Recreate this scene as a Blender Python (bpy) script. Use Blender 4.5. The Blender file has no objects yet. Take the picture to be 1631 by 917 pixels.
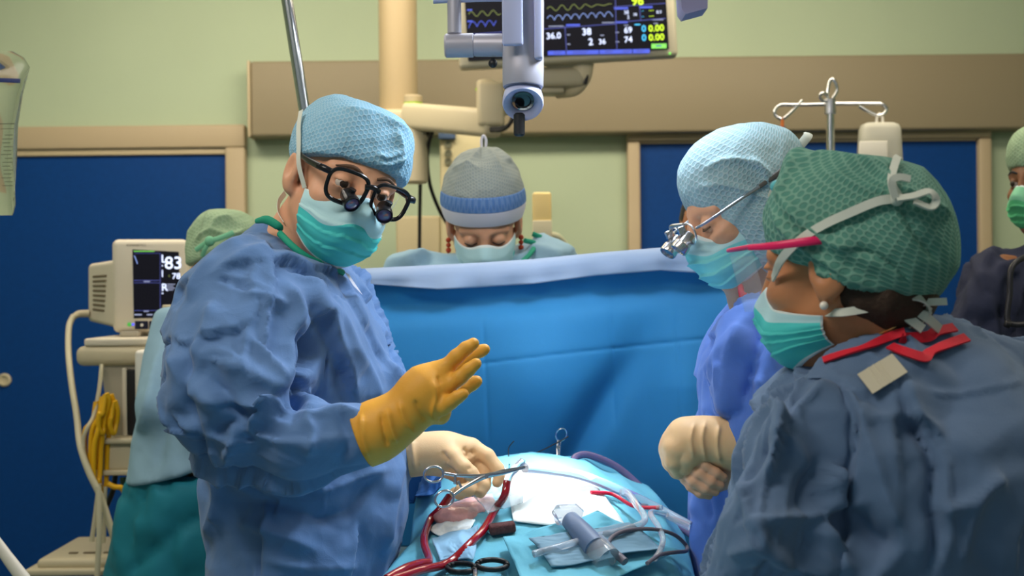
import bpy, bmesh, math, random
import numpy as np
from mathutils import Matrix, Vector, noise as mnoise

sc = bpy.context.scene
COL = sc.collection
R = math.radians
random.seed(7)

# ------------------------------------------------------------------ camera, world, light, exposure
FPX = 2000.0                       # focal length in pixels of the 1631 x 917 frame
CAM = np.array([0.0, 0.0, 1.5])
ROLL = R(0.6)
RIGHT = np.array([math.cos(ROLL), 0.0, -math.sin(ROLL)])
UP = np.array([math.sin(ROLL), 0.0, math.cos(ROLL)])
FWD = np.array([0.0, 1.0, 0.0])
cd = bpy.data.cameras.new('camera')
cam = bpy.data.objects.new('camera', cd)
COL.objects.link(cam)
cd.sensor_fit = 'HORIZONTAL'
cd.sensor_width = 36.0
cd.lens = 36.0 * FPX / 1631.0
cd.clip_start = 0.05
cam.matrix_world = Matrix(((RIGHT[0], UP[0], 0, CAM[0]), (RIGHT[1], UP[1], -1, CAM[1]), (RIGHT[2], UP[2], 0, CAM[2]), (0, 0, 0, 1)))
cd.dof.use_dof = True
cd.dof.focus_distance = 1.95
cd.dof.aperture_fstop = 5.6
sc.camera = cam
sc.view_settings.view_transform = 'Standard'
sc.view_settings.look = 'None'
sc.view_settings.exposure = 1.0
sc.view_settings.gamma = 1.0
sc.view_settings.use_curve_mapping = False

world = bpy.data.worlds.new('world')
sc.world = world
world.use_nodes = True
bg = world.node_tree.nodes['Background']
bg.inputs['Color'].default_value = (0.72, 0.88, 0.92, 1)
bg.inputs['Strength'].default_value = 0.115

def area_light(name, loc, target, size, size_y, power, color, spread=180):
    ld = bpy.data.lights.new(name, 'AREA')
    ld.shape = 'RECTANGLE'
    ld.size = size
    ld.size_y = size_y
    ld.energy = power
    ld.color = color
    ld.spread = R(spread)
    o = bpy.data.objects.new(name, ld)
    COL.objects.link(o)
    o.location = loc
    o.rotation_euler = (Vector(target) - Vector(loc)).to_track_quat('-Z', 'Y').to_euler()
    return o

def spot_light(name, loc, target, power, color, angle, blend, radius):
    ld = bpy.data.lights.new(name, 'SPOT')
    ld.energy = power
    ld.color = color
    ld.spot_size = R(angle)
    ld.spot_blend = blend
    ld.shadow_soft_size = radius
    o = bpy.data.objects.new(name, ld)
    COL.objects.link(o)
    o.location = loc
    o.rotation_euler = (Vector(target) - Vector(loc)).to_track_quat('-Z', 'Y').to_euler()
    return o

WARM = (1.0, 0.87, 0.68)
# an added near fill and ceiling fittings of the room (fluorescent panels, warm against the cool surgical lamp)
area_light('ceiling_light_far', (-0.05, 3.7, 2.93), (0.05, 4.7, 0.8), 3.2, 0.5, 40, WARM)
area_light('fill_light_near', (-0.9, 0.9, 2.93), (-0.5, 1.9, 1.0), 1.2, 0.6, 20, (1.0, 0.92, 0.82))  # general fill added over the near side, its source unseen
area_light('ceiling_light_right', (1.5, 2.0, 2.93), (0.9, 2.3, 1.0), 1.0, 0.6, 11, (1.0, 0.90, 0.76))
# the surgical lamp, its pods hang just above the picture
FIELD = (0.045, 2.17, 1.18)
LAMP_WHITE = (0.95, 0.98, 1.0)
spot_light('surgical_spot', (0.12, 2.32, 2.13), FIELD, 74, LAMP_WHITE, 17, 0.7, 0.05)
spot_light('surgical_spot', (-0.02, 2.24, 2.13), FIELD, 58, LAMP_WHITE, 18, 0.8, 0.05)
spot_light('surgical_spill_fill', (0.26, 2.2, 2.12), (0.0, 2.15, 1.1), 19, (0.74, 0.86, 1.0), 120, 1.0, 0.10)  # wide fill that stands for the lamp's spill on surgeon and drape

spot_light('surgical_spill_fill', (0.30, 2.02, 2.11), (-0.27, 1.98, 1.40), 10, (0.78, 0.88, 1.0), 62, 0.9, 0.08)  # extra fill added at the surgeon's chest, in place of lamp bounce
area_light('fill_light_left', (-1.5, 2.7, 2.93), (-1.0, 3.4, 0.9), 0.9, 0.5, 7, (1.0, 0.93, 0.82))  # unseen fill added to brighten the cart and figures at back left

# ------------------------------------------------------------------ pixel and depth to a point of the place
def W(u, v, Y):
    d = FWD + RIGHT * ((u - 815.5) / FPX) + UP * ((458.5 - v) / FPX)
    return CAM + d * Y

def project(p):
    q = np.asarray(p) - CAM
    dep = q[..., 1]
    return 815.5 + FPX * (q @ RIGHT) / dep, 458.5 - FPX * (q @ UP) / dep

# ------------------------------------------------------------------ materials
MATS = {}
def s2l(c):
    return tuple((x / 12.92 if x <= 0.04045 else ((x + 0.055) / 1.055) ** 2.4) for x in c)

def rgb(r, g, b):
    return s2l((r / 255, g / 255, b / 255))

def mat(name, color, rough=0.6, metal=0.0, var=0.0, var_scale=8.0, bump=0.0, bump_scale=60.0, spec=0.4, trans=0.0, ior=1.45,
        alpha=1.0, emit=None, emit_strength=1.0, sss=0.0, sheen=0.0, coat=0.0, pattern=None, pat_scale=90.0, pat_amt=0.4, pat_col=None,
        crease=0.0, crease_scale=9.0):
    if name in MATS:
        return MATS[name]
    m = bpy.data.materials.new(name)
    m.use_nodes = True
    nt = m.node_tree
    N, L = nt.nodes, nt.links
    b = N['Principled BSDF']
    b.inputs['Base Color'].default_value = (*color, 1)
    b.inputs['Roughness'].default_value = rough
    b.inputs['Metallic'].default_value = metal
    b.inputs['Specular IOR Level'].default_value = spec
    b.inputs['IOR'].default_value = ior
    b.inputs['Transmission Weight'].default_value = trans
    b.inputs['Alpha'].default_value = alpha
    b.inputs['Subsurface Weight'].default_value = sss
    b.inputs['Subsurface Radius'].default_value = (0.012, 0.005, 0.003)
    b.inputs['Sheen Weight'].default_value = sheen
    b.inputs['Coat Weight'].default_value = coat
    if emit is not None:
        b.inputs['Emission Color'].default_value = (*emit, 1)
        b.inputs['Emission Strength'].default_value = emit_strength
    tc = N.new('ShaderNodeTexCoord')
    col_out = None
    if var > 0:
        nz = N.new('ShaderNodeTexNoise')
        nz.inputs['Scale'].default_value = var_scale
        nz.inputs['Detail'].default_value = 6
        L.new(tc.outputs['Object'], nz.inputs['Vector'])
        rp = N.new('ShaderNodeMapRange')
        rp.inputs['From Min'].default_value = 0.3
        rp.inputs['From Max'].default_value = 0.7
        rp.inputs['To Min'].default_value = 1 - var
        rp.inputs['To Max'].default_value = 1 + var
        L.new(nz.outputs['Fac'], rp.inputs['Value'])
        mx = N.new('ShaderNodeVectorMath')
        mx.operation = 'SCALE'
        mx.inputs[0].default_value = color
        L.new(rp.outputs['Result'], mx.inputs['Scale'])
        col_out = mx.outputs['Vector']
        L.new(col_out, b.inputs['Base Color'])
    height = None
    def add_h(sock, k):
        nonlocal height
        mm = N.new('ShaderNodeMath')
        mm.operation = 'MULTIPLY_ADD'
        L.new(sock, mm.inputs[0])
        mm.inputs[1].default_value = k
        if height is None:
            mm.inputs[2].default_value = 0
        else:
            L.new(height, mm.inputs[2])
        height = mm.outputs[0]
    if bump > 0:
        nb = N.new('ShaderNodeTexNoise')
        nb.inputs['Scale'].default_value = bump_scale
        nb.inputs['Detail'].default_value = 8
        nb.inputs['Roughness'].default_value = 0.65
        L.new(tc.outputs['Object'], nb.inputs['Vector'])
        add_h(nb.outputs['Fac'], bump)
    if crease > 0:
        # crumpled cloth: ridges along the borders of distorted cells
        nd = N.new('ShaderNodeTexNoise')
        nd.inputs['Scale'].default_value = crease_scale * 0.7
        nd.inputs['Detail'].default_value = 2
        L.new(tc.outputs['Object'], nd.inputs['Vector'])
        va = N.new('ShaderNodeVectorMath')
        va.operation = 'MULTIPLY_ADD'
        L.new(nd.outputs['Color'], va.inputs[0])
        va.inputs[1].default_value = (0.12, 0.12, 0.12)
        L.new(tc.outputs['Object'], va.inputs[2])
        for k, s in ((1.0, crease_scale), (0.45, crease_scale * 2.3)):
            vo = N.new('ShaderNodeTexVoronoi')
            vo.feature = 'F1'
            vo.inputs['Scale'].default_value = s
            L.new(va.outputs[0], vo.inputs['Vector'])
            add_h(vo.outputs['Distance'], crease * k)
    if pattern:
        # dimpled honeycomb of the fleece: three crossing waves
        uvn = N.new('ShaderNodeTexCoord')
        kf = 12.6 * pat_scale
        acc = None
        for ax_ in ((kf, 0, 0), (kf * .5, kf * .866, 0), (-kf * .5, kf * .866, 0)):
            dt = N.new('ShaderNodeVectorMath')
            dt.operation = 'DOT_PRODUCT'
            L.new(uvn.outputs['UV'], dt.inputs[0])
            dt.inputs[1].default_value = ax_
            co = N.new('ShaderNodeMath')
            co.operation = 'COSINE'
            L.new(dt.outputs['Value'], co.inputs[0])
            if acc is None:
                acc = co.outputs[0]
            else:
                ad = N.new('ShaderNodeMath')
                ad.operation = 'ADD'
                L.new(acc, ad.inputs[0]); L.new(co.outputs[0], ad.inputs[1])
                acc = ad.outputs[0]
        br = N.new('ShaderNodeMapRange')
        br.inputs['From Min'].default_value = 0.1
        br.inputs['From Max'].default_value = -1.0
        L.new(acc, br.inputs['Value'])
        mx2 = N.new('ShaderNodeMix')
        mx2.data_type = 'RGBA'
        fm = N.new('ShaderNodeMath')
        fm.operation = 'MULTIPLY'
        L.new(br.outputs['Result'], fm.inputs[0])
        fm.inputs[1].default_value = pat_amt
        L.new(fm.outputs[0], mx2.inputs[0])
        if col_out is not None:
            L.new(col_out, mx2.inputs[6])
        else:
            mx2.inputs[6].default_value = (*color, 1)
        mx2.inputs[7].default_value = (*(pat_col or (0.7, 0.8, 0.8)), 1)
        L.new(mx2.outputs[2], b.inputs['Base Color'])
        add_h(br.outputs['Result'], 0.12)
    if height is not None:
        bn = N.new('ShaderNodeBump')
        bn.inputs['Strength'].default_value = 0.6
        bn.inputs['Distance'].default_value = 0.01
        L.new(height, bn.inputs['Height'])
        L.new(bn.outputs['Normal'], b.inputs['Normal'])
    MATS[name] = m
    return m

# ------------------------------------------------------------------ objects
def finish(o, label=None, cat=None, group=None, kind=None):
    if label: o['label'] = label
    if cat: o['category'] = cat
    if group: o['group'] = group
    if kind: o['kind'] = kind
    return o

def empty(name, loc, label=None, cat=None, group=None, kind=None):
    o = bpy.data.objects.new(name, None)
    COL.objects.link(o)
    o.location = Vector([float(x) for x in loc])
    o.empty_display_size = 0.05
    return finish(o, label, cat, group, kind)

def mesh_obj(name, verts, faces, mats, parent=None, fmat=None, smooth=True, sharp=None, uv=None):
    me = bpy.data.meshes.new(name)
    v = np.asarray(verts, dtype=np.float64)
    org = np.array([(v[:, 0].min() + v[:, 0].max()) / 2, (v[:, 1].min() + v[:, 1].max()) / 2, v[:, 2].min()])
    me.from_pydata([tuple(x) for x in v - org], [], [tuple(int(i) for i in f) for f in faces])
    for m in (mats if isinstance(mats, (list, tuple)) else [mats]):
        me.materials.append(m)
    if fmat is not None:
        me.polygons.foreach_set('material_index', np.asarray(fmat, dtype=np.int32))
    if uv is not None:
        lay = me.uv_layers.new(name='UVMap')
        li = np.empty(len(me.loops), dtype=np.int32)
        me.loops.foreach_get('vertex_index', li)
        lay.data.foreach_set('uv', np.asarray(uv, dtype=np.float32)[li].ravel())
    if smooth:
        me.polygons.foreach_set('use_smooth', np.ones(len(me.polygons), dtype=bool))
        if sharp:
            me.set_sharp_from_angle(angle=R(sharp))
    me.update()
    o = bpy.data.objects.new(name, me)
    COL.objects.link(o)
    o.location = Vector(org)
    if parent is not None:
        o.parent = parent
        o.matrix_parent_inverse = world_of(parent).inverted()
    return o

def world_of(o):
    m = Matrix.LocRotScale(o.location, o.rotation_euler, o.scale)
    if o.parent is not None:
        return world_of(o.parent) @ o.matrix_parent_inverse @ m
    return m

def nrm(v):
    v = np.asarray(v, dtype=float)
    n = np.linalg.norm(v)
    return v / n if n > 1e-12 else v

def spline(pts, n=8):
    P = np.asarray(pts, dtype=float)
    if len(P) < 3:
        return np.array([P[0] + (P[-1] - P[0]) * t for t in np.linspace(0, 1, n + 1)])
    Q = np.vstack([2 * P[0] - P[1], P, 2 * P[-1] - P[-2]])
    out = []
    for i in range(1, len(Q) - 2):
        p0, p1, p2, p3 = Q[i - 1], Q[i], Q[i + 1], Q[i + 2]
        for t in np.linspace(0, 1, n, endpoint=False):
            out.append(0.5 * ((2 * p1) + (-p0 + p2) * t + (2 * p0 - 5 * p1 + 4 * p2 - p3) * t * t + (-p0 + 3 * p1 - 3 * p2 + p3) * t ** 3))
    out.append(P[-1])
    return np.array(out)

class MB:
    """collects shapes of one part, then becomes ONE mesh"""
    def __init__(s):
        s.v, s.f, s.m = [], [], []
    def add(s, verts, faces, mi=0):
        k = len(s.v)
        s.v.extend([np.asarray(x, dtype=float) for x in verts])
        s.f.extend([[int(i) + k for i in f] for f in faces])
        s.m.extend([mi] * len(faces))
        return s
    def box(s, c, size, bev=0.0, ax=None, mi=0, seg=3):
        bm = bmesh.new()
        bmesh.ops.create_cube(bm, size=1.0)
        for vv in bm.verts:
            vv.co = Vector((vv.co.x * size[0], vv.co.y * size[1], vv.co.z * size[2]))
        if bev > 0:
            bmesh.ops.bevel(bm, geom=bm.edges[:], offset=bev, segments=seg, profile=0.5, affect='EDGES')
        A = np.eye(3) if ax is None else np.asarray(ax)      # rows are the axes
        bm.verts.index_update()
        vs = [np.asarray(c) + np.array(vv.co) @ A for vv in bm.verts]
        fs = [[q.index for q in f.verts] for f in bm.faces]
        bm.free()
        return s.add(vs, fs, mi)
    def tube(s, pts, r, n=12, mi=0, flat=None, up=None, cap=True, close=False):
        P = np.asarray(pts, dtype=float)
        k = len(P)
        rr = np.full(k, r, dtype=float) if np.isscalar(r) else np.interp(np.linspace(0, 1, k), np.linspace(0, 1, len(r)), r)
        T = np.gradient(P, axis=0)
        if close:
            T = np.roll(P, -1, 0) - np.roll(P, 1, 0)
        T = np.array([nrm(t) for t in T])
        a = nrm(np.cross(T[0], up if up is not None else ([0, 0, 1] if abs(T[0][2]) < 0.9 else [1, 0, 0])))
        vs = []
        for i in range(k):
            if up is not None:
                a = nrm(np.cross(T[i], up))
            else:
                a = nrm(a - T[i] * np.dot(a, T[i]))
            b = np.cross(T[i], a)
            fl = 1.0 if flat is None else flat
            for j in range(n):
                an = 2 * math.pi * j / n
                vs.append(P[i] + rr[i] * (math.cos(an) * a * fl + math.sin(an) * b))
        fs = []
        last = k if close else k - 1
        for i in range(last):
            for j in range(n):
                i2 = (i + 1) % k
                fs.append([i * n + j, i * n + (j + 1) % n, i2 * n + (j + 1) % n, i2 * n + j])
        if cap and not close:
            fs.append(list(range(n))[::-1])
            fs.append([(k - 1) * n + j for j in range(n)])
        return s.add(vs, fs, mi)
    def cyl(s, a, b, r, n=24, mi=0, bev=0.0):
        a, b = np.asarray(a, float), np.asarray(b, float)
        d = nrm(b - a)
        if bev:
            return s.tube([a, a + d * 1e-5, a + d * bev, b - d * bev, b - d * 1e-5, b], [r - bev, r - bev * .99, r, r, r - bev * .99, r - bev], n, mi)
        return s.tube([a, a + (b - a) * .02, b - (b - a) * .02, b], r, n, mi)
    def lathe(s, c, axis, prof, n=28, mi=0):
        """prof: (along axis, radius) pairs"""
        d = nrm(axis)
        a = nrm(np.cross(d, [0, 0, 1] if abs(d[2]) < .9 else [1, 0, 0]))
        b = np.cross(d, a)
        vs, fs = [], []
        for h, r in prof:
            for j in range(n):
                an = 2 * math.pi * j / n
                vs.append(np.asarray(c) + d * h + r * (math.cos(an) * a + math.sin(an) * b))
        for i in range(len(prof) - 1):
            for j in range(n):
                fs.append([i * n + j, i * n + (j + 1) % n, (i + 1) * n + (j + 1) % n, (i + 1) * n + j])
        fs.append(list(range(n))[::-1])
        fs.append([(len(prof) - 1) * n + j for j in range(n)])
        return s.add(vs, fs, mi)
    def ball(s, c, r, mi=0, n=16):
        rx = np.array([r, r, r]) if np.isscalar(r) else np.asarray(r)
        vs, fs = [np.asarray(c) + [0, 0, rx[2]]], []
        m = n // 2
        for i in range(1, m):
            for j in range(n):
                t, p = math.pi * i / m, 2 * math.pi * j / n
                vs.append(np.asarray(c) + rx * [math.sin(t) * math.cos(p), math.sin(t) * math.sin(p), math.cos(t)])
        vs.append(np.asarray(c) - [0, 0, rx[2]])
        for j in range(n):
            fs.append([0, 1 + j, 1 + (j + 1) % n])
            for i in range(m - 2):
                fs.append([1 + i * n + j, 1 + (i + 1) * n + j, 1 + (i + 1) * n + (j + 1) % n, 1 + i * n + (j + 1) % n])
            k = 1 + (m - 2) * n
            fs.append([len(vs) - 1, k + (j + 1) % n, k + j])
        return s.add(vs, fs, mi)
    def grid(s, G, mi=0, closed=False):
        nu, nv = G.shape[:2]
        fs = []
        for i in range(nu - 1):
            for j in range(nv - (0 if closed else 1)):
                j2 = (j + 1) % nv
                fs.append([i * nv + j, (i + 1) * nv + j, (i + 1) * nv + j2, i * nv + j2])
        return s.add(G.reshape(-1, 3), fs, mi)
    def text(s, txt, pos, ax, size, mi=0, bold=0.0, align='LEFT'):
        """flat lettering; ax rows: along, up, out"""
        cu = bpy.data.curves.new('t', 'FONT')
        cu.body = txt
        cu.size = size
        cu.offset = bold
        cu.align_x = align
        cu.resolution_u = 3
        o = bpy.data.objects.new('t', cu)
        COL.objects.link(o)
        dg = bpy.context.evaluated_depsgraph_get()
        me = bpy.data.meshes.new_from_object(o.evaluated_get(dg))
        A = np.asarray(ax)
        vs = [np.asarray(pos) + np.array(v.co) @ A for v in me.vertices]
        fs = [list(p.vertices) for p in me.polygons]
        bpy.data.objects.remove(o)
        bpy.data.curves.remove(cu)
        bpy.data.meshes.remove(me)
        return s.add(vs, fs, mi)
    def build(s, name, mats, parent=None, sharp=40, smooth=True):
        return mesh_obj(name, s.v, s.f, mats, parent, s.m, smooth, sharp)

# ------------------------------------------------------------------ implicit surfaces: soft bodies, hands, heads, cloth
def axis_pts(lo, hi, f0, f1, hf, hc):
    a = list(np.arange(f0, f1 + hf * .5, hf))
    x, h = f0, hf
    pre = []
    while x > lo:
        h = min(h * 1.35, hc)
        x -= h
        pre.append(x)
    x, h = a[-1], hf
    while x < hi:
        h = min(h * 1.35, hc)
        x += h
        a.append(x)
    return np.array(pre[::-1] + a, dtype=np.float32)

class Field:
    def __init__(s, xs, ys, zs):
        s.xs, s.ys, s.zs = xs, ys, zs
        s.X, s.Y, s.Z = np.meshgrid(xs, ys, zs, indexing='ij')
        s.F = np.full(s.X.shape, 1.0, dtype=np.float32)
    @staticmethod
    def box(lo, hi, h):
        return Field(*[np.arange(lo[i], hi[i] + h, h, dtype=np.float32) for i in range(3)])
    def loc(s, fr):
        if fr is None:
            return s.X, s.Y, s.Z
        M, c = fr
        dx, dy, dz = s.X - np.float32(c[0]), s.Y - np.float32(c[1]), s.Z - np.float32(c[2])
        M = np.asarray(M, dtype=np.float32)          # columns are the local axes
        return (dx * M[0, 0] + dy * M[1, 0] + dz * M[2, 0], dx * M[0, 1] + dy * M[1, 1] + dz * M[2, 1], dx * M[0, 2] + dy * M[1, 2] + dz * M[2, 2])
    def capsule(s, a, b, ra, rb, fr=None):
        x, y, z = s.loc(fr)
        a = np.asarray(a, np.float32); b = np.asarray(b, np.float32)
        ba = b - a
        t = ((x - a[0]) * ba[0] + (y - a[1]) * ba[1] + (z - a[2]) * ba[2]) / max(float(ba @ ba), 1e-9)
        t = np.clip(t, 0, 1)
        return np.sqrt((x - a[0] - t * ba[0]) ** 2 + (y - a[1] - t * ba[1]) ** 2 + (z - a[2] - t * ba[2]) ** 2) - (ra + (rb - ra) * t)
    def ellip(s, c, r, fr=None, rot=None, p=2.0):
        x, y, z = s.loc(fr)
        x, y, z = x - c[0], y - c[1], z - c[2]
        if rot is not None:
            M = np.asarray(rot, np.float32)
            x, y, z = x * M[0, 0] + y * M[1, 0] + z * M[2, 0], x * M[0, 1] + y * M[1, 1] + z * M[2, 1], x * M[0, 2] + y * M[1, 2] + z * M[2, 2]
        if p == 2.0:
            q = np.sqrt((x / r[0]) ** 2 + (y / r[1]) ** 2 + (z / r[2]) ** 2)
            g = np.sqrt((x / r[0] ** 2) ** 2 + (y / r[1] ** 2) ** 2 + (z / r[2] ** 2) ** 2)
            return q * (q - 1) / np.maximum(g, 1e-6)
        q = (np.abs(x / r[0]) ** p + np.abs(y / r[1]) ** p + np.abs(z / r[2]) ** p) ** (1 / p)
        return (q - 1) * min(r)
    def plane(s, pt, n, fr=None):
        x, y, z = s.loc(fr)
        n = nrm(n)
        return (x - pt[0]) * n[0] + (y - pt[1]) * n[1] + (z - pt[2]) * n[2]
    def stack(s, lev):
        """upright tube of ellipses; lev rows: z, cx, cy, rx, ry, turn"""
        lev = sorted(lev)
        L = np.array(lev, dtype=float)
        zz = s.zs
        g = [np.interp(zz, L[:, 0], L[:, i]).astype(np.float32)[None, None, :] for i in range(1, 6)]
        x, y = s.X - g[0], s.Y - g[1]
        c, sn = np.cos(g[4]), np.sin(g[4])
        xr, yr = x * c + y * sn, -x * sn + y * c
        q = np.sqrt((xr / g[2]) ** 2 + (yr / g[3]) ** 2)
        gr = np.sqrt((xr / g[2] ** 2) ** 2 + (yr / g[3] ** 2) ** 2)
        d = q * (q - 1) / np.maximum(gr, 1e-5)
        d = np.where(q < 0.05, -np.minimum(g[2], g[3]) + 0 * q, d)
        return np.maximum(np.maximum(d, s.Z - L[-1, 0]), L[0, 0] - s.Z)
    def add(s, d, k=0.0):
        s.F = smin(s.F, d, k)
        return s
    def cut(s, d, k=0.0):
        s.F = -smin(-s.F, d, k)
        return s
    def mesh(s):
        return surface_nets(s.F, s.xs, s.ys, s.zs)

def smin(a, b, k):
    if k <= 0:
        return np.minimum(a, b)
    h = np.maximum(k - np.abs(a - b), 0) / k
    return np.minimum(a, b) - h * h * k * 0.25

def surface_nets(F, xs, ys, zs):
    F = np.ascontiguousarray(F)
    F[np.abs(F) < 1e-7] = 1e-7
    F[[0, -1]] = np.maximum(F[[0, -1]], 1e-4); F[:, [0, -1]] = np.maximum(F[:, [0, -1]], 1e-4); F[:, :, [0, -1]] = np.maximum(F[:, :, [0, -1]], 1e-4)
    S = F < 0
    c = np.zeros(tuple(n - 1 for n in F.shape), dtype=np.int8)
    off = [(i, j, k) for i in (0, 1) for j in (0, 1) for k in (0, 1)]
    nx, ny, nz = c.shape
    for i, j, k in off:
        c += S[i:nx + i, j:ny + j, k:nz + k]
    I, J, K = np.nonzero((c > 0) & (c < 8))
    val = {o: F[I + o[0], J + o[1], K + o[2]] for o in off}
    acc = np.zeros((len(I), 3)); cnt = np.zeros(len(I))
    for o in off:
        for ax in range(3):
            if o[ax] == 0:
                p = list(o); p[ax] = 1; p = tuple(p)
                a, b = val[o], val[p]
                m = (a < 0) != (b < 0)
                t = np.where(m, a / np.where(m, a - b, 1), 0)
                q = np.tile(np.array(o, float), (len(I), 1))
                q[:, ax] = t
                acc += q * m[:, None]
                cnt += m
    acc /= cnt[:, None]
    dx, dy, dz = np.diff(xs), np.diff(ys), np.diff(zs)
    V = np.stack([xs[I] + acc[:, 0] * dx[I], ys[J] + acc[:, 1] * dy[J], zs[K] + acc[:, 2] * dz[K]], 1)
    idx = np.full(c.shape, -1, dtype=np.int64)
    idx[I, J, K] = np.arange(len(I))
    faces = []
    for ax in range(3):
        a = [slice(1, -1)] * 3; b = [slice(1, -1)] * 3
        a[ax] = slice(0, -1); b[ax] = slice(1, None)
        s0, s1 = S[tuple(a)], S[tuple(b)]
        E = np.nonzero(s0 != s1)
        flip = s0[E]
        e = [E[i] + (0 if i == ax else 1) for i in range(3)]
        u, w = (ax + 1) % 3, (ax + 2) % 3
        def cell(du, dw):
            q = [x.copy() for x in e]
            q[u] = q[u] - du; q[w] = q[w] - dw
            return idx[q[0], q[1], q[2]]
        q = np.stack([cell(1, 1), cell(0, 1), cell(0, 0), cell(1, 0)], 1)
        q[~flip] = q[~flip][:, ::-1]
        faces.append(q)
    Fc = np.concatenate(faces)
    return V, Fc[(Fc >= 0).all(1)]

def vnormals(V, F):
    F = np.asarray(F)
    n = np.cross(V[F[:, 2]] - V[F[:, 0]], V[F[:, 3]] - V[F[:, 1]])
    N = np.zeros_like(V)
    for i in range(4):
        np.add.at(N, F[:, i], n)
    return N / np.maximum(np.linalg.norm(N, axis=1, keepdims=True), 1e-12)

def relax(V, F, n=1, lam=0.5):
    F = np.asarray(F)
    for _ in range(n):
        A = np.zeros_like(V); c = np.zeros(len(V))
        for i in range(4):
            np.add.at(A, F[:, i], V[F[:, (i + 1) % 4]]); np.add.at(c, F[:, i], 1)
            np.add.at(A, F[:, i], V[F[:, (i + 3) % 4]]); np.add.at(c, F[:, i], 1)
        V = V + lam * (A / c[:, None] - V)
    return V

def crumple(V, N, amp, scale, seed=0.0, aniso=(1, 1, 1)):
    """sharp cloth ridges from folded noise"""
    out = np.empty(len(V))
    for i, p in enumerate(V):
        q = Vector((p[0] * aniso[0] * scale + seed, p[1] * aniso[1] * scale + seed * 1.7, p[2] * aniso[2] * scale))
        q = q + mnoise.noise_vector(q * 0.9) * 0.35
        a = mnoise.voronoi(q)[0]
        b = mnoise.voronoi(q * 2.1 + Vector((5.2, 1.3, 7.7)))[0]
        out[i] = (a[0] - 0.5) * 1.7 + (b[0] - 0.5) * 0.65 + mnoise.noise(q * 0.6) * 0.5
    return V + N * (out * amp)[:, None]

def facets(V, N, size=.07, jit=11.0, seed=1, amount=1.0):
    """stiff non-woven cloth: flat patches that meet in sharp ridges and valleys"""
    rs = np.random.RandomState(seed)
    H = np.zeros(len(V))
    for grp, sg in ((0, 1.0), (1, -1.0)):
        order = rs.permutation(len(V))[:6000]
        keep = []
        P = V[order]
        alive = np.ones(len(order), bool)
        for i in range(len(order)):
            if alive[i]:
                keep.append(order[i])
                alive &= np.linalg.norm(P - P[i], axis=1) > size * (0.75 + 0.6 * rs.rand())
        p = V[keep]
        n = N[keep] + rs.normal(0, math.tan(R(jit)), (len(keep), 3))
        n /= np.linalg.norm(n, axis=1, keepdims=True)
        best = np.full(len(V), 1e3)
        for k in range(len(keep)):
            d = V - p[k]
            dist = np.linalg.norm(d, axis=1)
            m = np.nonzero(dist < size * 2.2)[0]
            c = N[m] @ n[k]
            ok = c > .45
            m, c = m[ok], c[ok]
            h = -(d[m] @ n[k]) / c
            h = sg * h + np.maximum(dist[m] - size * .9, 0) ** 2 * (6.0 / size) * .25 + np.maximum(.9 - c, 0) * .06
            best[m] = np.minimum(best[m], h)
        best[best > 100] = 0
        H += .5 * sg * best
    H -= np.median(H)
    lim = size * .17
    return V + N * (lim * np.tanh(H / lim) * amount)[:, None]

def folds(V, N, lines, facing=True):
    """ridges (+) and valleys (-) of the cloth along lines given in picture coordinates on the side one sees.
    line: (points, height in m, half-width in px[, skew])"""
    u, v = project(V)
    vis = np.ones(len(V)) if not facing else np.clip((-(N[:, 1]) + 0.15) / 0.4, 0, 1)
    D = np.zeros(len(V))
    for ln in lines:
        pts, amp, wd = ln[0], ln[1], ln[2]
        skew = ln[3] if len(ln) > 3 else 0.0
        P = spline([(a, b) for a, b in pts], 6)
        best = np.full(len(V), 1e9); side = np.zeros(len(V)); tt = np.zeros(len(V))
        L = len(P) - 1
        for i in range(L):
            a, b = P[i], P[i + 1]
            d = b - a
            l2 = max(d @ d, 1e-6)
            t = np.clip(((u - a[0]) * d[0] + (v - a[1]) * d[1]) / l2, 0, 1)
            ex, ey = u - a[0] - t * d[0], v - a[1] - t * d[1]
            dist = np.hypot(ex, ey)
            m = dist < best
            best = np.where(m, dist, best)
            side = np.where(m, np.sign(d[0] * ey - d[1] * ex), side)
            tt = np.where(m, (i + t) / L, tt)
        env = np.clip(np.minimum(tt, 1 - tt) * 5 + 0.15, 0, 1)
        x = best / wd
        wdt = np.where(side * np.sign(skew if skew else 1) > 0, 1.0 + 2.2 * abs(skew), 1.0)
        # pointed ridge: cloth under tension, not a soft wave
        D += 1.7 * amp * env * np.exp(-(np.sqrt((x / wdt) ** 2 + 0.03) - 0.173) * 1.35)  * (x < 6)
    return V + N * (D * vis)[:, None]

def field_mesh(name, fld, mats, parent=None, rel=1, post=None, uvc=None, uvr=0.1, uvaxis=None):
    V, F = fld.mesh()
    V = V.astype(float)
    V = relax(V, F, rel)
    if post is not None:
        V = post(V, F)
    uv = None
    if uvc is not None:
        M, c = uvc
        q = (V - c) @ M
        th = np.arctan2(q[:, 1], q[:, 0])
        el = np.arctan2(q[:, 2], np.hypot(q[:, 0], q[:, 1]))
        uv = np.stack([th * uvr, el * uvr], 1)
    return mesh_obj(name, V, F, mats, parent, uv=uv)

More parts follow.
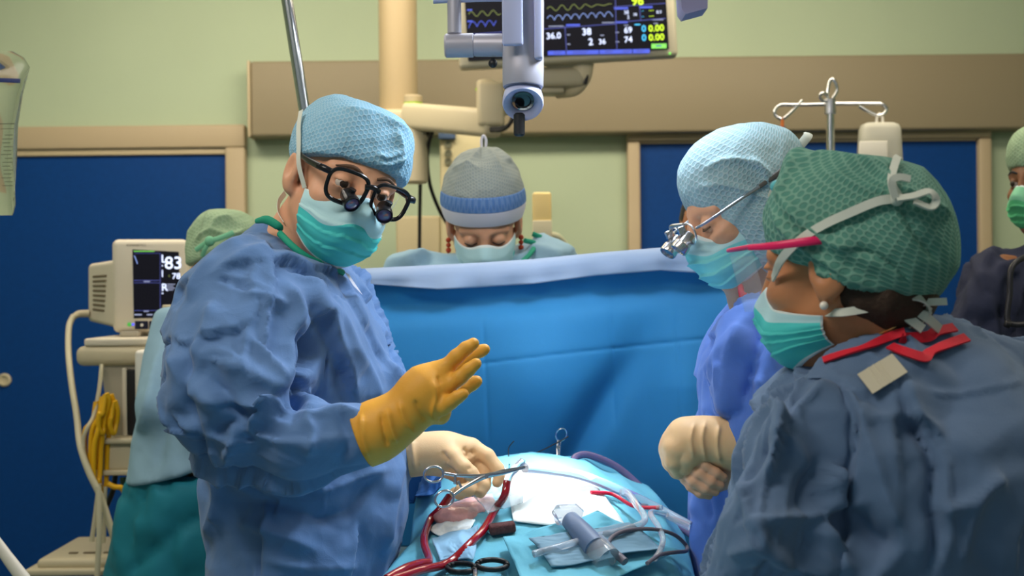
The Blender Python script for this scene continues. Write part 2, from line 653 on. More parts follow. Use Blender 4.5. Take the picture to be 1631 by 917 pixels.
# ================================================================== the room
M_wall = mat('wall_paint', rgb(175, 190, 162), 0.75, var=0.03, var_scale=2.0, bump=0.05, bump_scale=220, spec=0.25)
M_rail = mat('beige_duct', rgb(140, 129, 105), 0.5, spec=0.35)
M_jamb = mat('beige_frame', rgb(178, 161, 132), 0.5, spec=0.3)
M_door = mat('blue_door', rgb(5, 60, 126), 0.5, var=0.05, var_scale=60, spec=0.2)
M_floor = mat('grey_floor', rgb(120, 130, 128), 0.35, var=0.08, var_scale=30)
M_ceil = mat('ceiling_paint', rgb(225, 225, 215), 0.8)
M_cream = mat('cream_plastic', rgb(198, 186, 156), 0.45)
M_cream2 = mat('cream_dark_plastic', rgb(186, 170, 138), 0.5)  # slightly darker cream for head rails, caps and stand
M_white = mat('white_plastic', rgb(226, 222, 212), 0.4)
M_chrome = mat('chrome', (0.72, 0.72, 0.72), 0.18, metal=1.0)
M_steel = mat('brushed_steel', (0.55, 0.56, 0.6), 0.3, metal=1.0)
M_black = mat('black_rubber', (0.012, 0.012, 0.014), 0.45)
M_lampgrey = mat('lamp_grey', rgb(168, 166, 178), 0.42, metal=0.25)
M_lampblue = mat('lamp_blue_grey', rgb(172, 178, 212), 0.4)
M_green_ring = mat('green_ring', rgb(150, 190, 40), 0.5)
WY = 5.0
XL, XR, YF, ZC = -2.9, 3.1, -0.6, 2.96

def slab(name, lo, hi, m, parent=None, bev=0.0):
    lo, hi = np.array(lo, float), np.array(hi, float)
    return MB().box((lo + hi) / 2, hi - lo, bev).build(name, m, parent, smooth=bev > 0)

finish(slab('floor', (XL, YF, -0.1), (XR, WY + .1, 0), M_floor), kind='structure')
finish(slab('ceiling', (XL, YF, ZC), (XR, WY + .1, ZC + .1), M_ceil), kind='structure')
finish(slab('wall_left', (XL - .1, YF, 0), (XL, WY + .1, ZC), M_wall), kind='structure')
finish(slab('wall_right', (XR, YF, 0), (XR + .1, WY + .1, ZC), M_wall), kind='structure')
finish(slab('wall_back', (XL, WY, 0), (XR, WY + .1, ZC), M_wall), kind='structure')

# door on the left: blue leaf, beige surround with a rounded inner lip
def xz(u, v, Y=WY):
    p = W(u, v, Y)
    return p[0], p[2]
def doorway(n, u0, u1, v_top, frame_w, frame_top, inner, handle=None):
    x0 = xz(u0, 500)[0]; x1 = xz(u1, 400)[0]; zt = xz((max(u0, 0) + u1) / 2, v_top)[1]
    d = finish(slab('door_%d' % n, (x0, WY - .025, 0.01), (x1, WY - .003, zt), M_door), kind='structure')
    f = MB()
    f.box(((x0 + x1) / 2, WY - .03, zt + inner + frame_top / 2), (x1 - x0 + 2 * frame_w, .058, frame_top), .008)
    for xx in (x0 - frame_w / 2, x1 + frame_w / 2):
        f.box((xx, WY - .03, (zt + inner) / 2), (frame_w, .0578, zt + inner), .008)
    f.build('door_frame', M_jamb, d)
    MB().box(((x0 + x1) / 2, WY - .022, zt + inner / 2), (x1 - x0, .04, inner), .004).build('head_rail', M_cream2, d)
    if handle:
        hx, hz = xz(*handle)
        MB().lathe((hx, WY - .025, hz), (0, -1, 0), [(-.001, .026), (.008, .026), (.012, .022), (.012, .016), (.006, .013), (.006, .001)]).build('handle', M_cream, d)
    return d
doorway(1, -120, 365, 249, .078, .09, .025, handle=(12, 604))
doorway(2, 1020, 1553, 228, .05, .038, .008)
# the broad beige service duct above the doors
a = W(398, 97, WY - .12); b = W(1900, 84, WY - .12)
zt, zb = W(1000, 91, WY - .12)[2], W(1000, 211, WY - .12)[2]
t = MB().box(((a[0] + XR) / 2, WY - .06, (zt + zb) / 2), (XR - a[0], .12, zt - zb), .012)
finish(t.build('trim_1', M_rail), kind='structure')
MB().box((a[0] - .006, WY - .06, (zt + zb) / 2), (.012, .124, zt - zb + .004), .004).build('end_cap', M_cream2, bpy.data.objects['trim_1'])

# ================================================================== ceiling column of the supply pendant, its arms and the wall monitor
def at(u, v, Y): return W(u, v, Y)
col = empty('supply_column', (*W(635, 100, 4.45)[:2], 0), 'beige ceiling-to-floor supply column left of the hanging patient monitor, with jointed arm and panel', 'supply column')
p0 = W(635, -300, 4.45); p1 = W(635, 182, 4.45)
x, y = p1[0], p1[1]
MB().tube([(x, y, ZC), (x, y, p1[2] + .02), (x, y, p1[2])], [.068, .068, .066], 32).build('drop_tube', mat('column_paint', rgb(168, 150, 116), .5), col)
z150, z182 = W(650, 152, 4.2)[2], W(650, 185, 4.3)[2]
MB().box((x, y - .02, p1[2] - .02), (.2, .2, .045), .012).build('bracket', M_cream, col)
# horizontal arm from the column to the monitor
A0, A1 = W(660, 186, 4.15), W(778, 196, 3.95)
b = MB()
d = nrm(A1 - A0)
b.box((A0 + A1) / 2, (np.linalg.norm(A1 - A0) + .06, .085, .088), .018, ax=[d, nrm(np.cross([0, 0, 1], d)), nrm(np.cross(d, nrm(np.cross([0, 0, 1], d))))])
arm = b.build('arm', M_cream, col)
b = MB()
b.cyl(W(658, 184, 4.15), W(658, 152, 4.15), .03, 24, bev=.004)
jt = b.build('joint_cap', M_cream2, col)
MB().cyl(W(658, 166.5, 4.15), W(658, 163.5, 4.15), .0315, 24).build('green_ring', M_green_ring, jt)
MB().cyl(W(661, 205, 4.15), W(661, 292, 4.15), .043, 28, bev=.006).build('knuckle', M_cream, col)
MB().cyl(W(774, 196, 3.95), W(774, 128, 3.95), .03, 24, bev=.006).box(W(782, 168, 3.95), (.085, .1, .14), .015).build('elbow', M_cream, col)
MB().cyl(W(773, 144, 3.949), W(773, 141, 3.949), .0312, 24).build('green_ring', M_green_ring, bpy.data.objects['elbow'])
# panels of the pendant below the arm
c = W(668, 400, 4.5)
MB().box((c[0], 4.52, .95), (.16, .12, 1.62), .01).build('cable_duct', mat('duct_beige', rgb(176, 164, 130), .5), col)
c = W(738, 400, 4.45)
zt2 = W(738, 207, 4.4)[2]
pan = MB().box((c[0] - .005, 4.5, zt2 - .7), (.15, .1, 1.4), .008).build('socket_panel', mat('panel_beige', rgb(188, 178, 140), .5), col)
MB().box(W(712, 216, 4.44), (.06, .02, .025), .003).build('blue_tab', mat('tab_blue', rgb(70, 90, 120), .5), pan)
for v in (230, 244, 257):
    MB().lathe(W(714, v, 4.449), (0, -1, 0), [(-.002, .013), (.006, .013), (.006, .008), (.002, .007), (.002, .001)], 18).build('gas_outlet', mat('outlet_grey', rgb(112, 112, 92), .5), pan)
for pts, nm in (([(684, 207, 4.12), (672, 240, 4.2), (669, 320, 4.32), (668, 420, 4.36), (668, 560, 4.38)], 'cable'), ([(690, 206, 4.1), (681, 240, 4.15), (684, 290, 4.2), (700, 335, 4.25), (720, 370, 4.3), (735, 420, 4.3)], 'cable')):
    MB().tube(spline([W(*p) for p in pts]), .0065, 10).build(nm, M_black, col)
MB().tube(spline([W(*p) for p in [(782, 205, 3.9), (805, 202, 3.85), (817, 190, 3.82), (822, 170, 3.82)]]), .006, 8).build('cable', M_black, col)
MB().tube(spline([W(*p) for p in [(782, 208, 3.9), (800, 207, 3.86), (812, 197, 3.83), (819, 175, 3.83)]]), .006, 8).build('cable', M_black, col)

# hanging monitor
M_scr = mat('screen_black', (0.003, 0.003, 0.004), 0.4, spec=.15, emit=(0.002, 0.002, 0.004), emit_strength=1)
def glow(n, c, k=1.0): return mat(n, (0, 0, 0), .6, emit=c, emit_strength=k)
G_white = glow('glow_white', rgb(205, 215, 245)); G_lime = glow('glow_lime', rgb(190, 225, 40)); G_cyan = glow('glow_cyan', rgb(60, 170, 215))
G_blue = glow('glow_blue', rgb(62, 78, 180)); G_wave = glow('glow_wave', rgb(110, 130, 185)); G_olive = glow('glow_olive', rgb(105, 115, 60)); G_green = glow('glow_green', rgb(110, 190, 80)); G_grid = glow('glow_grid', rgb(60, 66, 130)); G_dim = glow('glow_dim', rgb(120, 126, 150))
SM = [M_scr, G_white, G_lime, G_cyan, G_blue, G_wave, G_olive, G_green, G_grid, G_dim]
MY = 3.8
scr_c = W(901, 10, MY)
tilt = R(2.8)
sx = np.array([math.cos(tilt), 0, math.sin(tilt)]); sz = np.array([-math.sin(tilt), 0, math.cos(tilt)]); sy = np.array([0, -1.0, 0])
K = MY / FPX
mon = empty('patient_monitor', (scr_c[0], MY, scr_c[2] - .25), 'wide hanging patient monitor with waveforms and numbers, on a jointed arm above the drape', 'monitor')
SWd, SHt = 320 * K, 155 * K
MB().box(scr_c + [0, .035, 0], (SWd + 30 * K, .06, SHt + 22 * K), .012, ax=[sx, -sy, sz]).build('casing', mat('monitor_casing', rgb(178, 172, 150), .45), mon)
def sp(u, v, out=0.0):       # a point on the screen, given in pixels of the photograph
    du, dv = (u - 901) * K, (10 - v) * K
    tl = tilt - ROLL
    return scr_c + sx * (du * math.cos(tl) + dv * math.sin(tl)) + sz * (dv * math.cos(tl) - du * math.sin(tl)) + sy * (.003 + out)
s = MB()
s.box(scr_c + sy * 0.0, (SWd, .006, SHt), .0, ax=[sx, -sy, sz], mi=0)
AX = [sx, sz, sy]
def T(txt, u, v, px, mi, bold=.0): s.text(txt, sp(u, v, .0012), AX, px * K * 1.38, mi, bold)
def ln(pts, w, mi): s.tube([sp(a, b, .001) for a, b in pts], w * K, 6, mi, flat=.2, up=None)
def rect(u0, v0, u1, v1, mi, out=.0009):
    s.add([sp(u0, v1, out), sp(u1, v1 - (u1 - u0) * .047 * 0, out), sp(u1, v0, out), sp(u0, v0, out)], [[0, 1, 2, 3]], mi)
T('96', 1006, 11, 14, 2, .0008)
T('38', 926, 57, 11, 1, .0005); T('2', 936, 73, 11, 1, .0005); T('36', 952, 72, 8.5, 1, .0003); T('36.0', 869, 62, 10, 1, .0004)
T('69', 993, 55, 9.5, 1, .0004); T('74', 993, 70, 9.5, 1, .0004)
T('0', 1021, 53.5, 10.5, 3, .0005); T('0', 1021, 68, 10.5, 3, .0005); T('0.00', 1032, 53.5, 10.5, 2, .0005); T('0.00', 1032, 68, 10.5, 2, .0005)
T('38', 993, 25, 6, 1); T('2', 998, 32.5, 6, 1); T('38', 1008, 28, 4.5, 1); T('8.0', 1045, 25, 5, 1)
for v in (20, 29): T('---', 1033, v + 2, 6, 2); T('--', 1021, v + 2, 5, 3)
# wave lines
ln([(871 + i * 1.0, 14 - 4.5 * math.sin(i * .33) * (0.6 + .4 * math.sin(i * .05)) - i * .05) for i in range(104)], .55, 6)
ln([(871 + i * .8, 30 - 9 * (abs(math.sin(i * .19 + .4)) ** .7) * (1) + 4 - i * .035) for i in range(132)], .6, 5)
ln([(746 + i * 1.0, 20 - 4 * math.sin(i * .36) - i * .04) for i in range(52)], .55, 6)
ln([(746 + i * .8, 42 - 10 * (abs(math.sin(i * .19)) ** .7) - i * .03) for i in range(56)], .6, 4)
for pts in ([(744, 52), (980, 40)], [(980, -20), (981, 82)], [(899, 42), (901, 88)], [(977, 13), (1060, 9)], [(977, 38), (1060, 33)], [(1018, 12), (1020, 35)]):
    ln(pts, .6, 8)
rect(871, 81, 1033, 87.5, 4); rect(1036, 73, 1060, 80.5, 7)
for u0 in (899, 952, 1005): rect(u0, 80, u0 + 1.2, 88, 0, .0014)
for i, u0 in enumerate((880, 911, 922, 962, 990, 1012)): rect(u0, 82.5, u0 + 13, 83.8, 8, .0014); rect(u0, 85, u0 + 10, 86, 8, .0014)
rect(1043, 75.5, 1052, 77.5, 8, .0014)
for u0, v0, w_, h_, mi in ((901, 39, 22, 3.2, 4), (979, 36, 20, 3.2, 4), (978, 14, 22, 3.2, 4), (1019, 13, 20, 3.2, 4), (744, 12, 8, 2.2, 4), (744, 30, 8, 2.2, 4), (873, 41, 24, 1.6, 9), (958, 37, 20, 1.6, 9), (1038, 34, 18, 1.6, 9), (902, 55, 5, 1.6, 9), (902, 70, 5, 1.6, 9), (979, 53, 6, 1.5, 9), (979, 68, 6, 1.5, 9), (993, 42, 7, 1.5, 9), (1010, 41, 9, 2, 3), (1040, 40, 7, 1.5, 9), (955, 57, 6, 1.6, 9)):
    rect(u0, v0, u0 + w_, v0 + h_, mi)
s.build('screen', SM, mon, sharp=30)
MB().ball(W(1067, 85, MY - .012), .004).build('power_light', G_green, mon)
# swivel mount under the monitor
b = MB()
b.box(W(893, 127, 3.9), (.15, .12, .062), .02)
b.box(W(880, 146, 3.9), (.07, .08, .02), .006)
b.build('mount_box', mat('mount_grey', rgb(170, 162, 138), .5), mon)
G = [W(*p) for p in [(868, 110, 3.9), (905, 112, 3.9), (925, 112, 3.88), (916, 135, 3.88), (895, 147, 3.9)]]
MB().tube(spline([W(928, 100, 3.86), W(926, 122, 3.86), W(912, 140, 3.88), W(885, 148, 3.92)]), [.035, .03, .028, .02], 16, flat=.6).box(W(900, 106, 3.88), (.12, .06, .03), .01).build('swivel_arm', M_cream, mon)
MB().tube(spline([W(932, 98, 3.85), W(935, 118, 3.85), W(931, 134, 3.85)]), .007, 8).build('cable', M_black, mon)
b = MB().tube(spline([W(870, 130, 3.95), W(830, 160, 3.97), W(795, 172, 3.95)]), .03, 14)
b.build('link_arm', M_cream, mon)

# ================================================================== surgical lamp with camera handle
LY = 2.1
lamp = empty('surgical_lamp', W(833, -20, LY), 'grey surgical lamp head with vertical camera handle hanging in front of the monitor', 'surgical lamp')
h = MB()
top, bot = W(834, -70, LY + .02), W(833, 137, LY)
dd = nrm(bot - top)
h.tube([top, top + dd * .01, bot - dd * .03, bot, bot + dd * .002], [.034, .0345, .0345, .034, .033], 36)
hd = h.build('camera_handle', M_lampgrey, lamp)
# the lens ring at the lower end looks forward and down towards the field
la = nrm([0.0, -0.72, -0.69])
lc = W(833, 164, LY - .004)
MB().lathe(lc - la * .026, la, [(-.02, .020), (0, .0315), (.016, .034), (.026, .0345), (.031, .033), (.030, .028), (.022, .0205), (.018, .020), (.018, .001)], 36).build('lens_ring', M_lampblue, hd)
MB().lathe(lc - la * .026, la, [(.017, .0185), (.021, .0185), (.0215, .014), (.019, .012), (.019, .001)], 30).build('lens', mat('lens_black', (0.008, 0.01, 0.012), .12, coat=1), hd)
MB().cyl(W(827, 180, LY), W(827, 217, LY), .0095, 24, bev=.003).build('grip_pin', M_black, lamp)
br = MB()
br.box(W(816, 0, LY - .045), (.034, .012, .15), .004)
br.box(W(857, 40, LY - .01), (.014, .05, .12), .004)
br.build('bracket', M_lampblue, lamp)
MB().cyl(W(723, -40, LY + .05), W(724, 56, LY + .05), .012, 24, bev=.003).build('side_tube', M_lampgrey, lamp)
hb = MB().cyl(W(708, 73, LY + .05), W(756, 72, LY + .05), .0205, 28, bev=.003).cyl(W(755, 72, LY + .05), W(806, 72, LY + .04), .0195, 28, bev=.003)
hbo = hb.build('side_barrel', M_lampgrey, lamp)
MB().cyl(W(785, 93, LY + .05), W(785, 97, LY + .05), .004).ball(W(785, 101, LY + .05), .0078).build('knob', M_black, hbo)
# the head: hub and pods hang just above the picture
hubc = np.array([0.02, 2.3, 2.155])
MB().lathe(hubc, (0, 0, 1), [(-.02, .10), (-.005, .115), (.05, .115), (.075, .07), (.08, .01)], 40).build('hub', M_lampgrey, lamp)
M_led = glow('lamp_glass', (0.9, 0.95, 1.0), 3.0)
for k, (u_, dx, dy) in enumerate(((0, -.135, -.05), (1, .30, .02), (2, .02, .2))):
    c = hubc + [dx, dy, -0.018]
    pod = MB().lathe(c, (0, 0, 1), [(-.035, .085), (-.03, .105), (.03, .105), (.05, .08), (.055, .01)], 40).build('pod', M_lampblue, lamp)
    MB().lathe(c + [0, 0, -.037], (0, 0, -1), [(0, .076), (.003, .074), (.0035, .001)], 32).build('light_glass', M_led, pod)
MB().tube([hubc + [.0, .0, .07], hubc + [.0, .1, .25], hubc + [-.02, .12, ZC - hubc[2]]], .028, 20).build('ceiling_arm', M_lampgrey, lamp)
br2 = MB().tube([W(690, 0, LY + .05), W(760, -3, LY + .05), W(850, -4, LY + .03)], .0065, 12)
br2.build('yoke', M_lampblue, lamp)
b = MB()
Q = [W(1084, -16, 2.15), W(1086, 14, 2.15), W(1092, 22.5, 2.15), W(1127, 13, 2.15), W(1128, -16, 2.15)]
vs = Q + [q + [0, .06, 0] for q in Q]
b.add(vs, [[4, 3, 2, 1, 0], [5, 6, 7, 8, 9]] + [[i, (i + 1) % 5, 5 + (i + 1) % 5, 5 + i] for i in range(5)])
b.box(W(1095, -28, 2.17), (.07, .06, .03), .008)
b.build('side_handle', mat('lamp_violet', rgb(135, 132, 165), .45), lamp)

# ================================================================== poles, drip stands, bags
PY = 2.42
a, b_ = W(443, -90, PY), W(487, 190, PY)
dv = nrm(b_ - a)
foot = a + dv * ((a[2] - 1.36) / -dv[2])
pole = empty('boom_pole', (foot[0], PY, 0), 'leaning chrome pole rising behind the man in black glasses', 'pole')
MB().tube([a, a + (foot - a) * .5, foot], .0112, 24).build('pole', M_chrome, pole)
MB().box(foot, (.05, .04, .06), .008).build('clamp', M_black, pole)
MB().cyl((foot[0], PY, .04), (foot[0], PY, foot[2]), .014, 20).build('post', M_steel, pole)
MB().lathe((foot[0], PY, 0), (0, 0, 1), [(0, .09), (.03, .09), (.05, .05), (.06, .01)], 28).build('base', M_steel, pole)

iv = empty('drip_stand', (*W(1322, 500, 3.7)[:2], 0), 'chrome drip stand with two curled hooks in front of the right blue door', 'drip stand')
IY = 3.7
px_ = W(1322, 165, IY)
MB().cyl((px_[0], IY, .06), (px_[0], IY, px_[2]), .0125, 20).build('pole', M_chrome, iv)
def wire(pts, r=.0045): return spline([W(*p) for p in pts], 8)
b = MB().tube(wire([(1318, 166, IY), (1265, 167, IY), (1245, 167, IY), (1236, 173, IY), (1234, 181, IY), (1241, 188, IY), (1249, 188, IY), (1262, 177, IY), (1278, 160, IY)]), .005, 10)
b.build('hook', M_chrome, iv)
MB().tube(wire([(1327, 165, IY), (1390, 165, IY), (1405, 166, IY), (1412, 173, IY), (1409, 180, IY), (1400, 184, IY), (1390, 181, IY), (1368, 169, IY)]), .005, 10).build('hook', M_chrome, iv)
MB().tube(wire([(1320, 172, IY), (1318, 150, IY), (1321, 132, IY), (1326, 126, IY), (1331, 133, IY), (1333, 145, IY), (1326, 157, IY)]), .005, 10).build('hook', M_chrome, iv)
MB().tube(wire([(1319, 160, IY), (1311, 160, IY - .03), (1306, 152, IY - .06), (1312, 148, IY - .06), (1317, 151, IY - .03)]), .005, 10).build('hook', M_chrome, iv)
MB().cyl((px_[0], IY, px_[2] - .03), (px_[0], IY, px_[2] + .012), .0165, 20).build('collar', M_steel, iv)
for k in range(5):
    an = 2 * math.pi * k / 5 + .3
    MB().tube([(px_[0], IY, .09), (px_[0] + .15 * math.cos(an), IY + .15 * math.sin(an), .07), (px_[0] + .28 * math.cos(an), IY + .28 * math.sin(an), .03)], .014, 12).ball((px_[0] + .28 * math.cos(an), IY + .28 * math.sin(an), .03), .03).build('leg', M_steel, iv)

# plastic bottle on the right hook
bt = empty('infusion_bottle', W(1400, 290, IY), 'translucent infusion bottle with white label on the right hook of the drip stand', 'infusion bottle')
M_bottle = mat('milky_plastic', rgb(208, 206, 190), .3, trans=.35, ior=1.15, spec=.4)
lv = []
for v, hw, hd_ in ((196, 22, .02), (199, 29, .03), (206, 32, .036), (225, 33, .04), (260, 34.5, .042), (320, 36, .044), (340, 33, .04), (350, 18, .025)):
    lv.append((v, hw * IY / FPX, hd_))
G = []
for v, a_, d_ in lv:
    c = W(1401, v, IY)
    G.append([c + [a_ * abs(math.cos(t_)) ** .5 * np.sign(math.cos(t_)), d_ * abs(math.sin(t_)) ** .6 * np.sign(math.sin(t_)), 0] for t_ in np.linspace(0, 2 * math.pi, 40, endpoint=False)])
m_ = MB().grid(np.array(G), closed=True)
m_.f.append(list(range(40))[::-1]); m_.m.append(0); m_.f.append([len(m_.v) - 40 + j for j in range(40)]); m_.m.append(0)
m_.build('bottle', M_bottle, bt)
MB().tube(spline([W(1396, 197, IY), W(1397, 186, IY), W(1401, 181, IY), W(1405, 186, IY), W(1406, 197, IY)]), .004, 10).build('hanger', M_white, bt)
c = W(1391, 247, IY - .046)
b = MB().box(c, (45 * IY / FPX, .004, 44 * IY / FPX), .002)
b.build('label', mat('label_white', rgb(222, 218, 205), .6), bt)

# clear line hanging from the left hook
hl = empty('infusion_line', W(1247, 220, IY), 'thin clear infusion line hanging from the left hook of the drip stand', 'infusion line')
MB().cyl(W(1246, 187, IY), W(1246, 203, IY), .005, 10).build('orange_clip', mat('orange_clip', rgb(200, 110, 50), .5), hl)
MB().tube(wire([(1245, 200, IY), (1246, 230, IY), (1246, 290, IY), (1247, 380, IY), (1250, 560, IY)]), .004, 8).tube(wire([(1249, 200, IY), (1249, 230, IY), (1250, 290, IY), (1252, 380, IY), (1254, 560, IY)]), .003, 8).build('tube', mat('clear_violet', rgb(150, 150, 190), .2, trans=.5, ior=1.2), hl)

# clear infusion bag, cut by the frame's left edge
bg_ = empty('infusion_bag', W(-5, 330, 2.6), 'clear infusion bag with printed scale hanging before the left door', 'infusion bag')
BY = 2.6
G = []
for v, l, r_, th in ((82, -60, 20, .003), (92, -72, 38, .006), (108, -80, 47, .012), (124, -76, 44, .02), (150, -70, 36, .026), (200, -62, 29, .03), (260, -60, 25, .03), (300, -60, 24, .026), (325, -58, 24, .016), (338, -50, 22, .006), (343, -46, 20, .003)):
    c = W((l + r_) / 2, v, BY); a_ = (r_ - l) / 2 * BY / FPX
    G.append([c + [a_ * math.cos(t_), th * math.sin(t_) + .004 * math.sin(v * .08 + 3 * t_) * (th > .01), 0] for t_ in np.linspace(0, 2 * math.pi, 36, endpoint=False)])
MB().grid(np.array(G), closed=True).build('bag', mat('clear_bag', (.93, .95, .88), .08, trans=.95, ior=1.2, spec=.5), bg_)
M_print = mat('bag_print', rgb(78, 84, 66), .6)
b = MB()
for k in range(14):
    b.box(W(14 - (k % 3) * 2, 215 + k * 6.2, BY - .0315), ((12 + 4 * (k % 2)) * BY / FPX, .0008, .0012))
b.box(W(12, 197, BY - .0315), (26 * BY / FPX, .0008, .0016)); b.box(W(12, 205, BY - .0315), (22 * BY / FPX, .0008, .001))
b.build('scale_print', M_print, bg_)
MB().box(W(10, 128, BY - .028), (44 * BY / FPX, .002, 7 * BY / FPX), .0005, ax=[nrm([1, 0, -.05]), [0, 1, 0], nrm([.05, 0, 1])]).build('blue_band', mat('band_blue', rgb(44, 56, 110), .5), bg_)
MB().tube([W(-10, 70, BY), W(-10, -80, BY), W(-10, -500, BY)], .004, 8).build('hanger', M_chrome, bg_)

# ================================================================== anaesthetic machine corner behind the woman in the white-banded cap
am = empty('breathing_circuit', (*W(862, 400, 3.7)[:2], 0), 'cream box and pale breathing hose beside the woman in the white-banded cap', 'medical device')
c0 = W(863, 330, 3.7)
bb = MB().box((c0[0], 3.7, W(863, 323, 3.7)[2] - .06), (.055, .06, .18), .008)
bb.build('box', mat('yellow_cream', rgb(214, 190, 128), .45), am)
MB().box((c0[0], 3.668, W(863, 372, 3.7)[2]), (.056, .006, .075), .002).build('label', mat('paper_cream', rgb(205, 196, 165), .6), am)
MB().tube(spline([W(870, 376, 3.7), W(884, 376, 3.7), W(894, 384, 3.72), W(899, 400, 3.74), W(899, 470, 3.75)]), .012, 14).build('hose', mat('hose_cream', rgb(190, 190, 160), .5), am)
MB().box((c0[0] + .01, 3.75, .55), (.3, .3, 1.1), .02).box((c0[0], 3.72, 1.25), (.03, .03, .35), .005).build('stand', M_cream2, am)

# ================================================================== people
M_skin = mat('skin', rgb(214, 160, 128), .5, sss=.12, var=.05, var_scale=40, bump=.02, bump_scale=300)
M_skin_tan = mat('skin_tan', rgb(190, 128, 88), .5, sss=.1, var=.05, var_scale=40)
M_skin_dark = mat('skin_brown', rgb(138, 92, 62), .5, sss=.1, var=.05, var_scale=40)
M_eyewhite = mat('eye_white', rgb(196, 186, 176), .2)
M_iris = mat('iris', rgb(52, 40, 32), .15)
M_brow = mat('brow_hair', rgb(92, 68, 52), .8)
M_gown = mat('gown_blue', rgb(90, 124, 172), .72, var=.05, var_scale=14, bump=.05, bump_scale=520, spec=.25, sheen=.15, crease=.5, crease_scale=14)
M_gown_royal = mat('gown_royal', rgb(84, 122, 205), .7, var=.05, var_scale=14, bump=.05, bump_scale=520, spec=.25, sheen=.15, crease=.4, crease_scale=12)
M_gown_grey = mat('gown_grey_blue', rgb(93, 116, 148), .75, var=.05, var_scale=14, bump=.06, bump_scale=480, spec=.22, sheen=.15, crease=.3, crease_scale=10)
M_gown_pale = mat('gown_pale', rgb(150, 184, 204), .75, var=.05, var_scale=14, bump=.05, bump_scale=400, spec=.2, crease=.2, crease_scale=12)
M_navy = mat('navy_scrubs', rgb(46, 50, 70), .8, var=.08, var_scale=16, bump=.08, bump_scale=300, spec=.2, crease=.2, crease_scale=9)
M_cap_blue = mat('cap_blue', rgb(128, 178, 206), .7, var=.04, bump=.04, bump_scale=300, spec=.3, pattern='scale', pat_scale=1.0, pat_amt=.28, pat_col=rgb(208, 230, 240), crease=.1, crease_scale=14)
M_cap_green = mat('cap_green', rgb(84, 138, 124), .72, var=.05, bump=.04, bump_scale=300, spec=.25, pattern='comb', pat_scale=1.0, pat_amt=.36, pat_col=rgb(158, 196, 176), crease=.12, crease_scale=12)
M_cap_pale = mat('cap_pale', rgb(150, 184, 194), .72, var=.05, bump=.04, bump_scale=300, spec=.25, pattern='comb', pat_scale=1.0, pat_amt=.35, pat_col=rgb(200, 214, 222), crease=.1, crease_scale=12)
M_cap_sage = mat('cap_sage', rgb(150, 178, 142), .75, var=.06, bump=.04, bump_scale=300, pattern='comb', pat_scale=1.0, pat_amt=.25, pat_col=rgb(190, 205, 175), crease=.2, crease_scale=14)
M_mask_teal = mat('mask_teal', rgb(78, 200, 198), .6, bump=.03, bump_scale=400, spec=.25, crease=.06, crease_scale=24)
M_mask_pale = mat('mask_pale', rgb(178, 216, 222), .62, bump=.03, bump_scale=400, spec=.25, crease=.05, crease_scale=24)
M_mask_aqua = mat('mask_aqua', rgb(128, 214, 218), .6, bump=.03, bump_scale=400, spec=.25, crease=.06, crease_scale=24)
M_mask_edge = mat('mask_edge', rgb(214, 226, 226), .6)
M_strap = mat('strap_white', rgb(206, 210, 198), .7)
M_band_white = mat('band_white', rgb(226, 224, 236), .7, bump=.03, bump_scale=300)
M_band_blue = mat('mesh_blue', rgb(92, 134, 196), .7, pattern='comb', pat_scale=1.0, pat_amt=.35, pat_col=rgb(150, 180, 220))
M_glass = mat('clear_lens', (1, 1, 1), .02, trans=1.0, ior=1.05, spec=.5)
M_frame_black = mat('frame_black', (0.008, 0.008, 0.01), .25, spec=.5)
M_loupe_lens = mat('loupe_lens', (0.10, 0.07, 0.22), .05, spec=.9, coat=1)  # purple reflection put into the lens colour
M_visor = mat('clear_visor', (.9, .95, 1), .05, alpha=.13, spec=.8)
M_collar_green = mat('collar_teal', rgb(30, 150, 120), .7)
M_collar_red = mat('collar_red', rgb(214, 30, 52), .7, bump=.15, bump_scale=300)
M_glove_backlit = mat('glove_backlit', rgb(222, 160, 58), .5, bump=.05, bump_scale=500, spec=.35, var=.04, var_scale=30, sss=.1)  # latex glove; the warm tone of backlit shade is put into its colour
M_glove_pale = mat('glove_cream', rgb(236, 196, 148), .5, bump=.04, bump_scale=500, spec=.35, var=.03, var_scale=30, sss=.1)
M_hair_brown = mat('hair_brown', rgb(58, 40, 28), .6, bump=.5, bump_scale=160)
M_gold = mat('gold', (.8, .55, .2), .3, metal=1)
M_pearl = mat('pearl', rgb(236, 228, 214), .2, coat=1)

def frame_of(fwd, roll):
    f = nrm(fwd)
    l0 = nrm(np.cross([0, 0, 1], f))
    u0 = np.cross(f, l0)
    l = math.cos(roll) * l0 + math.sin(roll) * u0
    u = np.cross(f, l)
    return np.stack([f, l, u], 1)          # columns: forward, left, up

def facing(yaw_deg, pitch_deg):
    """yaw from 'towards the camera' to picture right; pitch down"""
    y, p = R(yaw_deg), R(pitch_deg)
    return np.array([math.sin(y) * math.cos(p), -math.cos(y) * math.cos(p), -math.sin(p)])

